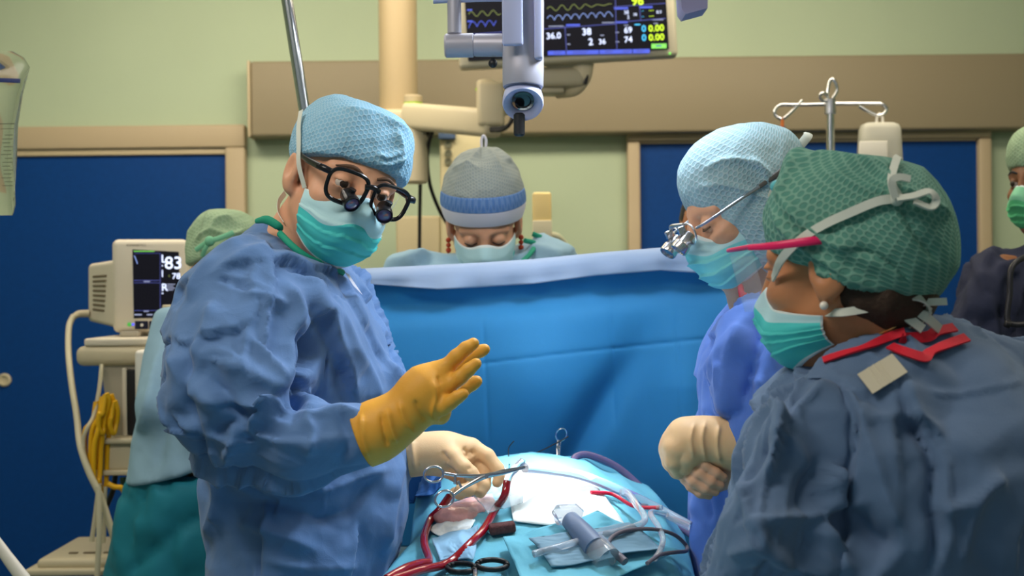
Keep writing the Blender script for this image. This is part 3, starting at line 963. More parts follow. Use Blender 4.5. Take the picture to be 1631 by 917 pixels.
def head_on(F, fr, closed=False, s=1.0, ears=True):
    """adds a head to the field F; local axes x forward, y left, z up, origin between the ears at eye height"""
    E = lambda c, r, **k: F.ellip(np.array(c) * s, np.array(r) * s, fr, **k)
    C = lambda a, b, ra, rb: F.capsule(np.array(a) * s, np.array(b) * s, ra * s, rb * s, fr)
    F.add(E((-.012, 0, .035), (.098, .077, .088)), .02)
    F.add(E((.03, 0, -.04), (.062, .062, .085)), .03)
    F.add(C((.058, 0, -.108), (.066, 0, -.104), .022, .02), .03)
    F.add(C((-.0, .052, -.055), (.05, .022, -.1), .016, .016), .03)
    F.add(C((-.0, -.052, -.055), (.05, -.022, -.1), .016, .016), .03)
    for sg in (1, -1):
        F.add(E((.06, .045 * sg, -.03), (.024, .02, .018)), .02)        # cheekbones
        F.add(C((.083, .012 * sg, .019), (.068, .05 * sg, .017), .009, .008), .016)   # brow ridge
        F.cut(E((.097, .032 * sg, -.002), (.017, .019, .013)), .016)     # sockets
    F.add(C((.09, 0, .008), (.108, 0, -.034), .008, .0115), .012)        # nose
    for sg in (1, -1):
        F.add(E((.101, .011 * sg, -.038), (.011, .008, .007)), .006)
    F.add(C((.084, -.016, -.070), (.084, .016, -.070), .006, .006), .008)
    F.add(C((.081, -.014, -.080), (.081, .014, -.080), .007, .007), .008)
    for sg in (1, -1):
        lid = E((.0785, .032 * sg, -.001), (.0145, .0155, .0135))
        if closed:
            F.add(lid, .004)
        else:
            F.add(np.maximum(lid, F.plane((.0785, .032 * sg, .0012), (0, 0, -1), fr)), .004)
            F.add(np.maximum(lid, F.plane((.0785, .032 * sg, -.0062), (0, 0, 1), fr)), .004)
    if ears:
        for sg in (1, -1):
            e = E((-.012, .082 * sg, -.012), (.024, .010, .034))
            F.add(e, .008)
            F.cut(E((-.006, .093 * sg, -.009), (.012, .009, .019)), .004)
            F.add(E((-.004, .077 * sg, -.04), (.010, .008, .010)), .008)

class Person:
    def __init__(s, label, fr, neck_to, skin, foot, torso, arms=(), closed=False, h=.0035, cat='person', scale=1.0, hair=None, ears=True, group=None, legs=True):
        """body: one continuous skin surface from head to feet"""
        s.fr = fr
        s.M, s.c = fr
        c = s.c
        r = .165 * scale
        lo = np.minimum(np.min([t for t in torso], axis=0), np.min([p for a in arms for p in a] or [c], axis=0)) - .3
        hi = np.maximum(np.max([t for t in torso], axis=0), np.max([p for a in arms for p in a] or [c], axis=0)) + .3
        lo = np.minimum(lo, c - r); hi = np.maximum(hi, c + r)
        F = Field(axis_pts(lo[0], hi[0], c[0] - r, c[0] + r, h, .03), axis_pts(lo[1], hi[1], c[1] - r, c[1] + r, h, .03), axis_pts(-.02, hi[2], c[2] - r - .02, c[2] + r, h, .03))
        head_on(F, fr, closed, scale, ears)
        nb = s.w((-.035 * scale, 0, -.05 * scale))
        F.add(F.capsule(nb, neck_to, .058 * scale, .062 * scale), .03)
        # torso: shoulders bar, chest, hips
        sh0, sh1, waist, hip = torso
        F.add(F.capsule(sh0, sh1, .05, .05), .04)
        F.add(F.capsule((np.array(sh0) + sh1) / 2 - [0, 0, .1], waist, .1, .09), .06)
        F.add(F.capsule(waist, hip, .09, .1), .06)
        for a in arms:
            F.add(F.capsule(a[0], a[1], .045, .036), .02)
            F.add(F.capsule(a[1], a[2], .036, .028), .02)
        if legs:
            dl = nrm((np.array(sh1) - sh0) * [1, 1, 0]) * .1
            for sg in (1, -1):
                k = np.array(hip) + dl * sg
                kn = np.array([k[0], k[1], .48]); an = np.array([k[0], k[1], .07])
                F.add(F.capsule(k, kn, .08, .055), .03); F.add(F.capsule(kn, an, .055, .04), .02)
                fw = nrm(s.M[:, 0] * [1, 1, 0])
                F.add(F.capsule(an + [0, 0, -.03], an + fw * .14 + [0, 0, -.035], .04, .035), .02)
        V, Fa = F.mesh()
        V = relax(V.astype(float), Fa, 1)
        s.root = mesh_obj('person', V, Fa, skin)
        finish(s.root, label, cat, group)
    def w(s, p):
        return s.c + s.M @ np.asarray(p, dtype=float)
    def ws(s, P):
        return s.c + np.asarray(P, dtype=float) @ s.M.T
    def eyes(s, look=(1, 0, -.2), brow=True, hair=M_brow):
        for sg in (1, -1):
            b = MB().ball(s.w((.0785, .032 * sg, -.001)), .0118, 0, 24)
            d = nrm(s.M @ nrm(look))
            b.lathe(s.w((.0785, .032 * sg, -.001)) + d * .0100, d, [(0, .0068), (.0012, .0060), (.0021, .003), (.0024, .0004)], 20, 1)
            b.build('eye', [M_eyewhite, M_iris], s.root)
            if brow:
                e = MB().tube(spline(s.ws([(.093, .012 * sg, .0215), (.091, .03 * sg, .027), (.078, .052 * sg, .0205)])), [.0022, .0032, .0028, .001], 10, flat=.8)
                e.build('eyebrow', hair, s.root)
    def cap(s, parts, planes, m, uvr, name='surgical_cap', k=.02, h=.003, amp=.0035, scale=22, creases=(), seed=1.0, lim=.19, center=(0, 0, .06)):
        """parts: local ellipsoids (centre, radii, exponent); planes: (point, outward normal) cut away"""
        F = Field.box(np.array(center) - lim, np.array(center) + lim, h)
        for q in parts:
            F.add(F.ellip(q[0], q[1], None, None, q[2] if len(q) > 2 else 2.0), k)
        for pt, n in planes:
            F.cut(-F.plane(pt, n) * 1.0, .004)
        V, Fa = F.mesh()
        V = relax(V.astype(float), Fa, 2)
        N = vnormals(V, Fa)
        V = crumple(V, N, amp, scale, seed)
        Vw = s.ws(V)
        Nw = N @ s.M.T
        if creases:
            Vw = folds(Vw, Nw, creases)
        q = V - np.array(center)
        th = np.arctan2(q[:, 1], -q[:, 0]) if uvr < 0 else np.arctan2(q[:, 1], q[:, 0])
        el = np.arctan2(q[:, 2], np.hypot(q[:, 0], q[:, 1]))
        uvs = np.stack([th * np.cos(el) * .1, el * .1], 1) * abs(uvr)
        return mesh_obj(name, Vw, Fa, m, s.root, uv=uvs)
    def mask(s, mats, seed=1, split=.55, width=1.25, top=-.012, bot=-.118, bulge=0.0, straps=True, folds_=3, push=.0, jag=.0025, tp=0.0):
        nu, nv = 61, 41
        G = np.zeros((nv, nu, 3)); 
        for j in range(nv):
            t0_ = j / (nv - 1)                     # 0 bottom, 1 top
            for i in range(nu):
                a = (i / (nu - 1) * 2 - 1) * width
                t = t0_ + .03 * math.sin(a * 3.1 + seed) * math.sin(math.pi * t0_) + .02 * math.sin(a * 7 + seed * 2) * math.sin(math.pi * t0_)
                ca = math.cos(a)
                nose = math.exp(-(a / .3) ** 2)
                zt = top - .022 * (1 - nose) + tp * abs(a)
                zb = bot + .030 * (abs(a) / width) ** 1.6
                z = zb + (zt - zb) * t
                # profile of the front, from under the chin up to the bridge of the nose
                fx = np.interp(t, [0, .12, .35, .6, .8, 1], [.078, .098, .114, .118, .112, .098]) + bulge * math.sin(math.pi * t)
                fx += .018 * nose * math.exp(-((t - .80) / .28) ** 2)
                sy = np.interp(t, [0, .3, .7, 1], [.058, .069, .074, .074])
                x = -.005 + fx * (max(ca, 0) ** .8 if ca > 0 else 0) + (0 if ca > 0 else .05 * ca)
                y = sy * np.sign(a) * min(abs(math.sin(a)), 1) ** .82
                # pleats open over the front, closing to the sides
                pl = 0
                for q in range(folds_):
                    tq = .22 + .2 * q + .05 * math.sin(a * 2 + seed + q)
                    dd = t - tq
                    pl += (.0045 if dd < 0 else -.0015) * math.exp(-abs(dd) / .05)
                r = 1 + (pl * 8 + jag * 8 * mnoise.noise(Vector((a * 2.2 + seed, t * 4.2, seed)))) * 1.0
                G[j, i] = [x * r + push, y * r, z]
        b = MB()
        W3 = s.ws(G.reshape(-1, 3)).reshape(G.shape)
        inner = s.ws((G * [.975, .975, 1] - [.002, 0, 0]).reshape(-1, 3)).reshape(G.shape)
        b.grid(W3); 
        js = int(split * (nv - 1))
        for k_, f in enumerate(b.f):
            j = k_ // (nu - 1); i = k_ % (nu - 1)
            b.m[k_] = 1 if j >= js else 0
            if j < 1 or j >= nv - 2: b.m[k_] = 2
        n0 = len(b.v)
        b.grid(inner[::-1], mi=1)
        # close the rim so that the mask has a thickness
        def strip(A, B):
            b.grid(np.stack([A, B], 0), mi=2)
        strip(inner[0], W3[0]); strip(W3[-1], inner[-1]); strip(W3[:, 0], inner[:, 0]); strip(inner[:, -1], W3[:, -1])
        o = b.build('face_mask', mats, s.root, sharp=None)
        s.mask_corners = {'tl': W3[-1, -1], 'tr': W3[-1, 0], 'bl': W3[6, -1], 'br': W3[6, 0]}
        s.mask_obj = o
        return o
    def strap(s, pts, w=.0045, parent=None, m=None, up=None, name='mask_strap'):
        """flat tape; pts world"""
        P = spline(pts, 8)
        b = MB()
        k = len(P)
        T = np.gradient(P, axis=0)
        for i in range(k): T[i] = nrm(T[i])
        A, B = [], []
        for i in range(k):
            out = nrm(P[i] - (s.c + s.M @ np.array([-.01, 0, .0]))) if up is None else nrm(up)
            sd = nrm(np.cross(T[i], out))
            n = np.cross(sd, T[i])
            A.append([P[i] - sd * w, P[i] + sd * w, P[i] + sd * w + n * .0008, P[i] - sd * w + n * .0008])
        b.grid(np.array(A), closed=True)
        return b.build(name, m or M_strap, parent or s.mask_obj)

def cloth(name, F, m, parent, lines=(), amp=.004, scale=13, seed=1.0, rel=2, aniso=(1, 1, 1), facet=.09, jit=4.2, calm=()):
    V, Fa = F.mesh()
    V = relax(V.astype(float), Fa, rel)
    N = vnormals(V, Fa)
    Vs = relax(V, Fa, 6)
    N = vnormals(Vs, Fa)
    A = facets(Vs, N, facet, jit, int(seed * 10)) - Vs
    B = facets(Vs, N, facet * .5, jit * .45, int(seed * 10) + 5, .45) - Vs
    q = np.ones(len(V))
    for pt, r in calm:
        q = np.minimum(q, np.clip(np.linalg.norm(Vs - pt, axis=1) / r, .08, 1) ** 1.5)
    V = Vs + (V - Vs) * .5 + (A + B) * q[:, None]
    if lines:
        V = folds(V, N, lines)
    V = relax(V, Fa, 1, .45)
    return mesh_obj(name, V, Fa, m, parent)

def hand(name, chains, parent, m, h=.0022, k=.006, cuff=None, post=None, wrinkles=()):
    """gloved hand: chains of (point, radius) in world space, fingers stay apart from one another"""
    pts = np.array([p for c in chains for p, r in c] + ([p for p, r in cuff] if cuff else []))
    rm = max([r for c in chains for p, r in c] + ([r for p, r in cuff] if cuff else [0])) + .012
    F = Field.box(pts.min(0) - rm, pts.max(0) + rm, h)
    palm = chains[0]
    for i in range(len(palm) - 1):
        F.add(F.capsule(palm[i][0], palm[i + 1][0], palm[i][1], palm[i + 1][1]), .02)
    fingers = []
    for c in chains[1:]:
        g = None
        for i in range(len(c) - 1):
            d = F.capsule(c[i][0], c[i + 1][0], c[i][1], c[i + 1][1])
            g = d if g is None else smin(g, d, .004)
        fingers.append(g)
    base = F.F.copy()
    for g in fingers:
        F.F = np.minimum(F.F, smin(base, g, .010))
    if cuff:
        for i in range(len(cuff) - 1):
            F.add(F.capsule(cuff[i][0], cuff[i + 1][0], cuff[i][1], cuff[i + 1][1]), .012)
        # open end of the cuff is cut square
        a, b = np.array(cuff[-2][0]), np.array(cuff[-1][0])
        F.cut(-F.plane(b, b - a), .002)
    V, Fa = F.mesh()
    V = relax(V.astype(float), Fa, 1)
    if wrinkles:
        V = folds(V, vnormals(V, Fa), wrinkles)
    return mesh_obj(name, V, Fa, m, parent)

def lev(v, uL, uR, Y, ry, rot=0.0):
    """one level of a torso from its outline in the picture"""
    c = W((uL + uR) / 2, v, Y)
    return (c[2], c[0], c[1], (uR - uL) / 2 * Y / FPX, ry, rot)

# ------------------------------------------------------------------ surgeon in black glasses
fr1 = (frame_of(facing(27, 14), R(-17)), W(549, 287, 1.98))
S0, S1 = W(395, 490, 1.88), W(515, 490, 2.2)
P1 = Person('person in light blue cap and black loupe glasses raising a gloved hand', fr1, W(462, 415, 2.03), M_skin,
            None, (S0, S1, W(480, 760, 2.03), np.array([-.34, 2.03, .95])), [(S0, W(350, 675, 1.81), W(575, 698, 1.745)), (S1, W(560, 660, 2.25), W(655, 722, 2.06))])
P1.eyes(look=(1, -.1, -.05))
# ear of the near side shows; grey sideburn
F = Field(axis_pts(-.62, -.12, -.6, -.15, .005, .02), axis_pts(1.66, 2.45, 1.68, 2.08, .005, .02), axis_pts(.33, 1.62, 1.03, 1.6, .005, .04))
lv = [lev(385, 392, 470, 2.03, .09), lev(405, 372, 505, 2.03, .13), lev(440, 335, 550, 2.03, .19), lev(480, 308, 582, 2.03, .215), lev(540, 300, 612, 2.03, .205), lev(620, 306, 633, 2.03, .185), lev(700, 316, 642, 2.03, .18),
      lev(760, 326, 649, 2.03, .18), lev(830, 330, 649, 2.03, .185), lev(917, 334, 628, 2.03, .19)]
z9 = lv[-1]
lv += [(.8, z9[1] - .01, 2.03, z9[3] - .005, .19, 0), (.36, z9[1] - .02, 2.03, z9[3] + .01, .2, 0)]
F.add(F.stack(lv))
F.add(F.capsule(W(425, 372, 2.03), W(430, 410, 2.03), .028, .06), .05)
E1, W1 = W(338, 668, 1.80), W(590, 692, 1.735)
F.add(F.capsule(W(395, 482, 1.86), W(384, 590, 1.80), .088, .085), .05)
F.add(F.capsule(W(384, 590, 1.80), E1, .085, .060), .035)
F.add(F.capsule(W(328, 560, 1.86), W(338, 660, 1.83), .054, .045), .04)
F.add(F.capsule(E1, W(470, 705, 1.755), .062, .056), .028)
F.add(F.capsule(W(395, 640, 1.79), W(470, 705, 1.755), .03, .05), .03)
F.add(F.capsule(W(470, 705, 1.755), W(578, 692, 1.737), .056, .043), .02)
# far sleeve
F.add(F.capsule(W(525, 480, 2.20), W(575, 600, 2.24), .075, .07), .04)
F.add(F.capsule(W(575, 600, 2.24), W(598, 690, 2.20), .065, .06), .03)
F.add(F.capsule(W(598, 690, 2.20), W(640, 722, 2.08), .055, .04), .02)
L1 = [  # folds traced over the gown; + stands up, - falls in
    ([(505, 400), (545, 450), (590, 540), (628, 620), (636, 660)], .010, 13, .4),
    ([(480, 420), (530, 500), (580, 600), (600, 650)], .011, 14, .3),
    ([(448, 395), (500, 480), (545, 580), (565, 650)], .010, 14, .2),
    ([(525, 430), (570, 510), (612, 600)], -.009, 9),
    ([(475, 470), (520, 550), (555, 640)], -.008, 10),
    ([(475, 520), (478, 580), (470, 650)], -.030, 12),
    ([(440, 440), (470, 500), (466, 560), (462, 640)], .014, 13, .4),
    ([(300, 480), (318, 440), (350, 405), (400, 375)], .007, 10),
    ([(335, 440), (400, 400), (430, 400)], .006, 9),
    ([(345, 440), (400, 450), (430, 470)], .004, 8),
    ([(385, 465), (430, 480), (450, 500)], .006, 9),
    ([(312, 575), (330, 530), (340, 480)], .009, 12),
    ([(310, 590), (350, 560), (420, 600), (455, 618)], .008, 14, .5),
    ([(300, 560), (295, 620), (320, 680), (330, 740)], -.014, 10),
    ([(310, 610), (360, 640), (400, 640), (450, 660)], .013, 13, .6),
    ([(330, 600), (380, 650), (400, 690), (382, 700)], -.010, 11),
    ([(455, 640), (420, 665), (385, 700), (360, 735)], .014, 11, .5),
    ([(460, 655), (410, 660), (350, 640)], -.013, 9),
    ([(345, 690), (375, 670), (400, 700)], -.010, 9),
    ([(310, 640), (330, 700), (362, 745), (400, 790)], .010, 12),
    ([(470, 660), (500, 665), (540, 655), (572, 665)], .008, 8),
    ([(480, 665), (500, 690), (490, 730)], .009, 11, .3),
    ([(540, 660), (552, 700), (545, 740)], -.008, 10),
    ([(500, 790), (560, 765), (620, 745)], .006, 8),
    ([(330, 745), (350, 770), (345, 820), (330, 860)], .010, 11),
    ([(350, 800), (420, 800), (480, 815), (560, 850)], -.008, 14),
    ([(380, 830), (430, 845), (520, 880)], .008, 14),
    ([(640, 720), (622, 800), (612, 880)], .009, 9),
    ([(600, 760), (560, 810), (500, 830)], -.008, 12),
    ([(420, 890), (500, 905), (570, 900)], .008, 12),
    ([(612, 560), (628, 580), (622, 600), (605, 575)], .010, 8),
    ([(275, 560), (290, 600), (310, 640)], .010, 12),
]
G1 = cloth('gown', F, M_gown, P1.root, L1, .006, 9, 2.0, calm=[(W(590, 692, 1.737), .16), (W(645, 722, 2.07), .10), (W(440, 375, 2.0), .1)])
# hem seams and collar
MB().tube(spline([W(408, 352, 1.97), W(425, 350, 1.94), W(443, 360, 1.93), W(447, 366, 1.94)]), [.004, .007, .007, .004], 10, flat=.6).build('collar_band', M_collar_green, P1.root)
MB().tube(spline([W(446, 372, 1.93), W(466, 392, 1.90), W(490, 410, 1.90), W(520, 424, 1.93), W(545, 434, 1.97)]), .0055, 10).build('collar_band', M_collar_green, P1.root)
MB().grid(np.array([[W(548, 432, 1.945), W(556, 437, 1.94)], [W(558, 447, 1.925), W(570, 458, 1.93)], [W(563, 455, 1.92), W(578, 470, 1.93)]])).build('paper_tab', mat('tab_lilac', rgb(190, 190, 205), .6), P1.root)
# cap
P1.cap([((-.012, 0, .050), (.099, .0845, .077), 2.8), ((-.02, 0, .04), (.098, .0845, .055), 2.4)], [((.08, 0, .034), (.28, 0, -1)), ], M_cap_blue, 66, k=.02, amp=.0026, scale=24, seed=3,
       creases=[([(600, 245), (618, 250), (640, 240)], .004, 4), ([(598, 258), (620, 262), (645, 250)], .004, 4), ([(545, 172), (600, 185), (655, 212)], .005, 7), ([(630, 205), (640, 240), (635, 270)], .004, 6)])
hb = MB().tube(spline(P1.ws([(-.045, -.070, .028), (-.03, -.077, .0), (-.035, -.07, -.03)])), [.008, .010, .004], 10, flat=.5)
hb.build('hair', mat('grey_sideburn', rgb(150, 128, 108), .8, bump=.6, bump_scale=300), P1.root)
m1 = P1.mask([M_mask_teal, M_mask_pale, M_mask_edge], seed=1.3, split=.60, top=-.008, bot=-.128, folds_=3, jag=.006)
P1.strap([P1.mask_corners['tr']] + list(P1.ws([(.022, -.0865, .0), (.008, -.0935, .03), (-.012, -.0965, .055), (-.03, -.0955, .078)])))
P1.strap([P1.mask_corners['tl']] + list(P1.ws([(.022, .0865, .0), (.008, .0935, .03), (-.012, .0965, .055), (-.03, .0955, .078)])))
P1.strap(P1.ws([(.008, -.070, -.095), (-.03, -.072, -.085), (-.06, -.068, -.07), (-.085, -.055, -.055)]))
# glasses with loupes
gl = MB()
def lens_loop(cy, sx=.0300, sz=.0245):
    pts = []
    for t_ in np.linspace(0, 2 * math.pi, 40, endpoint=False):
        y = sx * np.sign(math.cos(t_)) * abs(math.cos(t_)) ** .62
        z = sz * np.sign(math.sin(t_)) * abs(math.sin(t_)) ** .62
        y *= 1 + .06 * (z / sz)
        yy = cy + y
        pts.append([.116 - .22 * yy * yy / .06 * .5 + z * .12, yy, -.004 + z])
    return np.array(pts)
for sg in (1, -1):
    lp = lens_loop(.0365 * sg)
    gl.tube(P1.ws(lp), .0034, 10, flat=.8, close=True)
gl.tube(spline(P1.ws([(.118, -.012, .006), (.121, 0, .009), (.118, .012, .006)])), .0042, 10)
for sg in (1, -1):
    gl.tube(spline(P1.ws([(.108, .065 * sg, .010), (.102, .075 * sg, .011), (.090, .081 * sg, .011)])), [.005, .0055, .005], 10)
G_ = gl.build('glasses', M_frame_black, P1.root)
for sg in (1, -1):
    tp = MB().tube(spline(P1.ws([(.098, .080 * sg, .011), (.05, .085 * sg, .012), (.0, .086 * sg, .014), (-.025, .083 * sg, .006)])), [.0055, .005, .0045, .003], 10, flat=.5)
    tp.build('temple', M_frame_black, G_)
    lp = lens_loop(.0365 * sg, .0280, .0225)
    c = lp.mean(0)
    ll = MB()
    wl = P1.ws(np.vstack([lp, lp - [.0012, 0, 0]]))
    n_ = len(lp)
    ll.add(wl, [list(range(n_)), [2 * n_ - 1 - i for i in range(n_)]] + [[i, n_ + i, n_ + (i + 1) % n_, (i + 1) % n_] for i in range(n_)])
    ll.build('lens', M_glass, G_)
    ctr = np.array([.112, .031 * sg, -.0145]); dr = nrm([.9, -.16 * sg, -.42])
    lo = MB().lathe(P1.w(ctr), P1.M @ dr, [(-.006, .0095), (0, .0112), (.016, .0124), (.018, .0130), (.025, .0126), (.0255, .0112), (.0225, .0105), (.0222, .0006)], 28)
    lo.tube(P1.ws([ctr + [.01, 0, .006], ctr + [.012, 0, .012]]), .006, 10)
    lo_ = lo.build('loupe', M_frame_black, G_)
    MB().lathe(P1.w(ctr + dr * .0222), P1.M @ dr, [(0, .0106), (.0010, .0095), (.0020, .005), (.0024, .0003)], 24).build('loupe_lens', M_loupe_lens, G_)

# right hand, raised: latex glove in its backlit tone
def ch(*p):
    return [(W(u, v, Y), r) for u, v, Y, r in p]
Yh = 1.735
palm = ch((650, 652, Yh, .031), (668, 634, Yh, .032), (684, 616, Yh, .030), (700, 602, Yh + .004, .020))
fing = [
    ch((668, 622, Yh, .024), (708, 587, Yh - .004, .0118), (727, 568, Yh - .006, .0103), (742, 555, Yh - .004, .0095), (754, 547, Yh, .0083)),           # middle
    ch((690, 600, Yh + .03, .016), (724, 584, Yh + .034, .0108), (750, 566, Yh + .036, .0095), (766, 559, Yh + .036, .0085), (772, 556, Yh + .036, .0078)),   # index
    ch((682, 634, Yh - .004, .020), (713, 617, Yh - .014, .0112), (733, 601, Yh - .018, .0100), (746, 589, Yh - .020, .0092), (758, 579, Yh - .020, .0080)),          # ring
    ch((680, 646, Yh - .008, .020), (706, 648, Yh - .026, .0112), (718, 640, Yh - .032, .0098), (729, 632, Yh - .036, .0088), (738, 627, Yh - .038, .0076)),   # little
    ch((676, 640, Yh + .012, .018), (712, 634, Yh + .034, .0125), (738, 619, Yh + .046, .0108), (752, 611, Yh + .05, .0098), (759, 607, Yh + .05, .0085)),   # thumb
    ch((680, 640, Yh + .0, .026), (700, 655, Yh + .002, .0165), (702, 662, Yh + .004, .012)),                # heel edge
]
cuff = ch((664, 640, Yh, .031), (640, 662, Yh, .0325), (618, 676, Yh, .0375), (596, 688, Yh, .041), (574, 697, Yh, .043))
hand('glove', [palm] + fing, P1.root, M_glove_backlit, cuff=cuff, wrinkles=[([(617, 650), (622, 680), (632, 706)], .0035, 5), ([(636, 640), (645, 670), (662, 692)], .003, 4), ([(606, 655), (612, 690), (618, 712)], -.003, 4), ([(688, 606), (694, 630), (690, 660), (704, 672)], .003, 4),
     ([(660, 636), (668, 655), (678, 672)], -.0025, 4), ([(576, 660), (578, 695), (588, 728)], .004, 5), ([(697, 598), (702, 612)], -.002, 3)])
# left hand, in the light: cream glove closing on the clamp
Yl = 2.06
palm = ch((668, 722, Yl, .030), (694, 722, Yl, .031), (716, 722, Yl + .004, .030), (738, 722, Yl + .012, .024))
fing = [
    ch((716, 716, Yl + .01, .024), (752, 712, Yl + .012, .0145), (776, 726, Yl + .002, .0125), (792, 746, Yl - .004, .0112), (797, 758, Yl - .008, .0100), (792, 768, Yl - .012, .0088)),   # index
    ch((708, 722, Yl - .012, .022), (722, 728, Yl - .034, .0150), (738, 744, Yl - .046, .0132), (750, 754, Yl - .046, .0120), (757, 760, Yl - .044, .0098)),   # thumb
    ch((720, 722, Yl + .016, .022), (756, 728, Yl + .022, .0135), (772, 752, Yl + .006, .0120), (771, 772, Yl - .012, .0110), (765, 784, Yl - .02, .0095)),    # middle
    ch((712, 732, Yl + .01, .022), (748, 748, Yl + .018, .0130), (757, 770, Yl - .004, .0118), (746, 780, Yl - .02, .0108), (733, 780, Yl - .028, .0095)),    # ring
    ch((704, 736, Yl + .01, .020), (736, 762, Yl + .014, .0120), (742, 780, Yl, .0105), (732, 786, Yl - .012, .0095), (724, 784, Yl - .018, .0085)),    # little
]
cuff = ch((680, 722, Yl, .030), (664, 723, Yl, .031), (648, 724, Yl + .004, .034), (632, 724, Yl + .01, .036))
hand('glove', [palm] + fing, P1.root, M_glove_pale, cuff=cuff, wrinkles=[([(656, 698), (658, 722), (662, 748)], .003, 4), ([(704, 718), (709, 728), (716, 735)], -.003, 4), ([(738, 712), (745, 720), (744, 730)], -.003, 4), ([(750, 716), (757, 724)], -.003, 4), ([(744, 748), (751, 744)], -.0015, 2.5)])

# ------------------------------------------------------------------ anaesthetist behind the drape, looking down
fr2 = (frame_of(facing(2, 34), R(2)), W(771, 352, 2.95))
t0, t1 = W(655, 440, 2.98), W(880, 432, 2.98)
st0, st1 = t0 + [.05, 0, -.09], t1 + [-.05, 0, -.09]
P2 = Person('person looking down behind the blue drape, pale mesh cap with broad white band', fr2, (t0 + t1) / 2 + [0, .02, .0], M_skin, None,
            (st0, st1, W(770, 640, 3.0), np.array([-.06, 3.0, .95])), [(st0, W(640, 640, 2.95), W(690, 700, 2.85)), (st1, W(895, 640, 2.95), W(850, 700, 2.85))], closed=True)
F = Field(axis_pts(-.45, .4, -.4, .3, .011, .02), axis_pts(2.72, 3.25, 2.8, 3.2, .011, .02), axis_pts(.33, 1.62, 1.25, 1.6, .011, .05))
c2 = (t0 + t1) / 2
F.add(F.stack([(c2[2] + .035, c2[0], 2.98, .10, .07, 0), (c2[2] + .0, c2[0], 2.98, .16, .10, 0), (c2[2] - .1, c2[0], 2.99, .2, .13, 0), (c2[2] - .4, c2[0], 3.0, .2, .14, 0), (.36, c2[0], 3.0, .24, .17, 0)]))
for sh, el in ((t0, W(632, 640, 2.95)), (t1, W(905, 640, 2.95))):
    F.add(F.capsule(sh + [0, 0, -.01], el, .065, .06), .05)
    F.add(F.capsule(el, (el + c2) / 2 + [0, -.12, -.25], .06, .045), .03)
F.add(F.capsule(W(850, 392, 3.02), W(870, 430, 3.0), .03, .05), .05)
cloth('gown', F, M_gown_pale, P2.root, [([(640, 420), (680, 400), (700, 395)], .012, 10), ([(660, 425), (690, 410)], -.01, 8), ([(840, 395), (870, 400), (900, 410)], .01, 8)], .005, 10, 4)
MB().tube(spline([W(836, 383, 2.93), W(852, 388, 2.95), W(846, 402, 2.91), W(832, 416, 2.88), W(815, 424, 2.87)]), .006, 8).build('collar_band', M_collar_green, P2.root)
MB().tube(spline([W(848, 372, 2.97), W(862, 378, 2.97)]), .006, 8).build('collar_band', M_collar_green, P2.root)
# mesh cap: white band, blue band of mesh above, pale gathered top with a loop
P2.cap([((-.015, 0, .062), (.105, .097, .098), 2.2), ((-.05, 0, .095), (.075, .07, .06), 2)], [((.08, 0, .040), (.22, 0, -1))], mat('mesh_grey', rgb(150, 160, 158), .75, pattern='comb', pat_scale=1.0, pat_amt=.3, pat_col=rgb(196, 200, 190), crease=.2, crease_scale=14), 70, amp=.004, scale=20, seed=5,
       creases=[([(735, 275), (755, 250), (770, 235)], .004, 5), ([(800, 275), (790, 255), (775, 235)], .004, 5), ([(720, 270), (745, 262), (765, 270)], .004, 4), ([(815, 260), (800, 245), (785, 235)], .004, 5)])
def band(P, z0, z1, m, name, off, cen=(-.015, 0), rx=.106, ry=.098, tilt=.22, w0=math.pi, zc=.062, rz=.1, n=72):
    b = []
    for t in np.linspace(0, 1, 9):
        row = []
        for a in np.linspace(-w0, w0, n):
            x0 = cen[0] + rx * math.cos(a)
            zz = (z0 + (z1 - z0) * t) - 0 + tilt * (x0 - .08)
            q = max(1 - (abs(zz - zc) / rz) ** 2.2, .02) ** (1 / 2.2)
            row.append([cen[0] + (rx * q + off) * np.sign(math.cos(a)) * abs(math.cos(a)) ** .91, (ry * q + off) * np.sign(math.sin(a)) * abs(math.sin(a)) ** .91, zz])
        b.append(row)
    G = np.array(b)
    G2 = G * [.985, .985, 1]
    full = np.concatenate([G, G2[::-1], G[:1]], 0)
    uv = np.array([[a * .1 * 70, t * .9] for t in np.linspace(0, 1, full.shape[0]) for a in np.linspace(-w0, w0, n)])
    mb = MB().grid(P.ws(full.reshape(-1, 3)).reshape(full.shape))
    return mesh_obj(name, mb.v, mb.f, m, P.root, uv=uv)
bw = band(P2, .036, .074, M_band_white, 'headband', .003)
bb_ = band(P2, .074, .108, M_band_blue, 'mesh_band', .004, w0=1.35)
MB().tube(spline([W(767, 234, 2.93), W(767, 222, 2.93), W(770, 216, 2.93), W(774, 222, 2.93), W(774, 234, 2.93)]), .0032, 8).build('loop', M_band_white, P2.root)
m2 = P2.mask([M_mask_teal, M_mask_pale, M_mask_edge], seed=2.6, split=.42, top=.002, bot=-.112, folds_=2, tp=.008, push=.010)
for sg in (1, -1):
    P2.strap(P2.ws([(.01, .074 * sg, -.035), (-.01, .088 * sg, .0), (-.02, .1 * sg, .05)]), .003)
    e = MB()
    for k_ in range(4):
        e.ball(P2.w((-.005, .086 * sg, -.052)) + [0, -.01, -.012 * k_], .0065 - .0006 * (k_ % 2))
    e.build('earring', mat('earring_red', rgb(170, 60, 30), .4), P2.root)
    P2.strap(P2.ws([(.082, .012 * sg, .023), (.081, .03 * sg, .029), (.066, .052 * sg, .022)]), .0035, P2.root, M_brow, name='eyebrow')
    MB().tube(spline(P2.ws([(.087, .018 * sg, -.006), (.092, .032 * sg, -.0095), (.085, .046 * sg, -.006)])), .0012, 6).build('eyelash', M_black, P2.root)

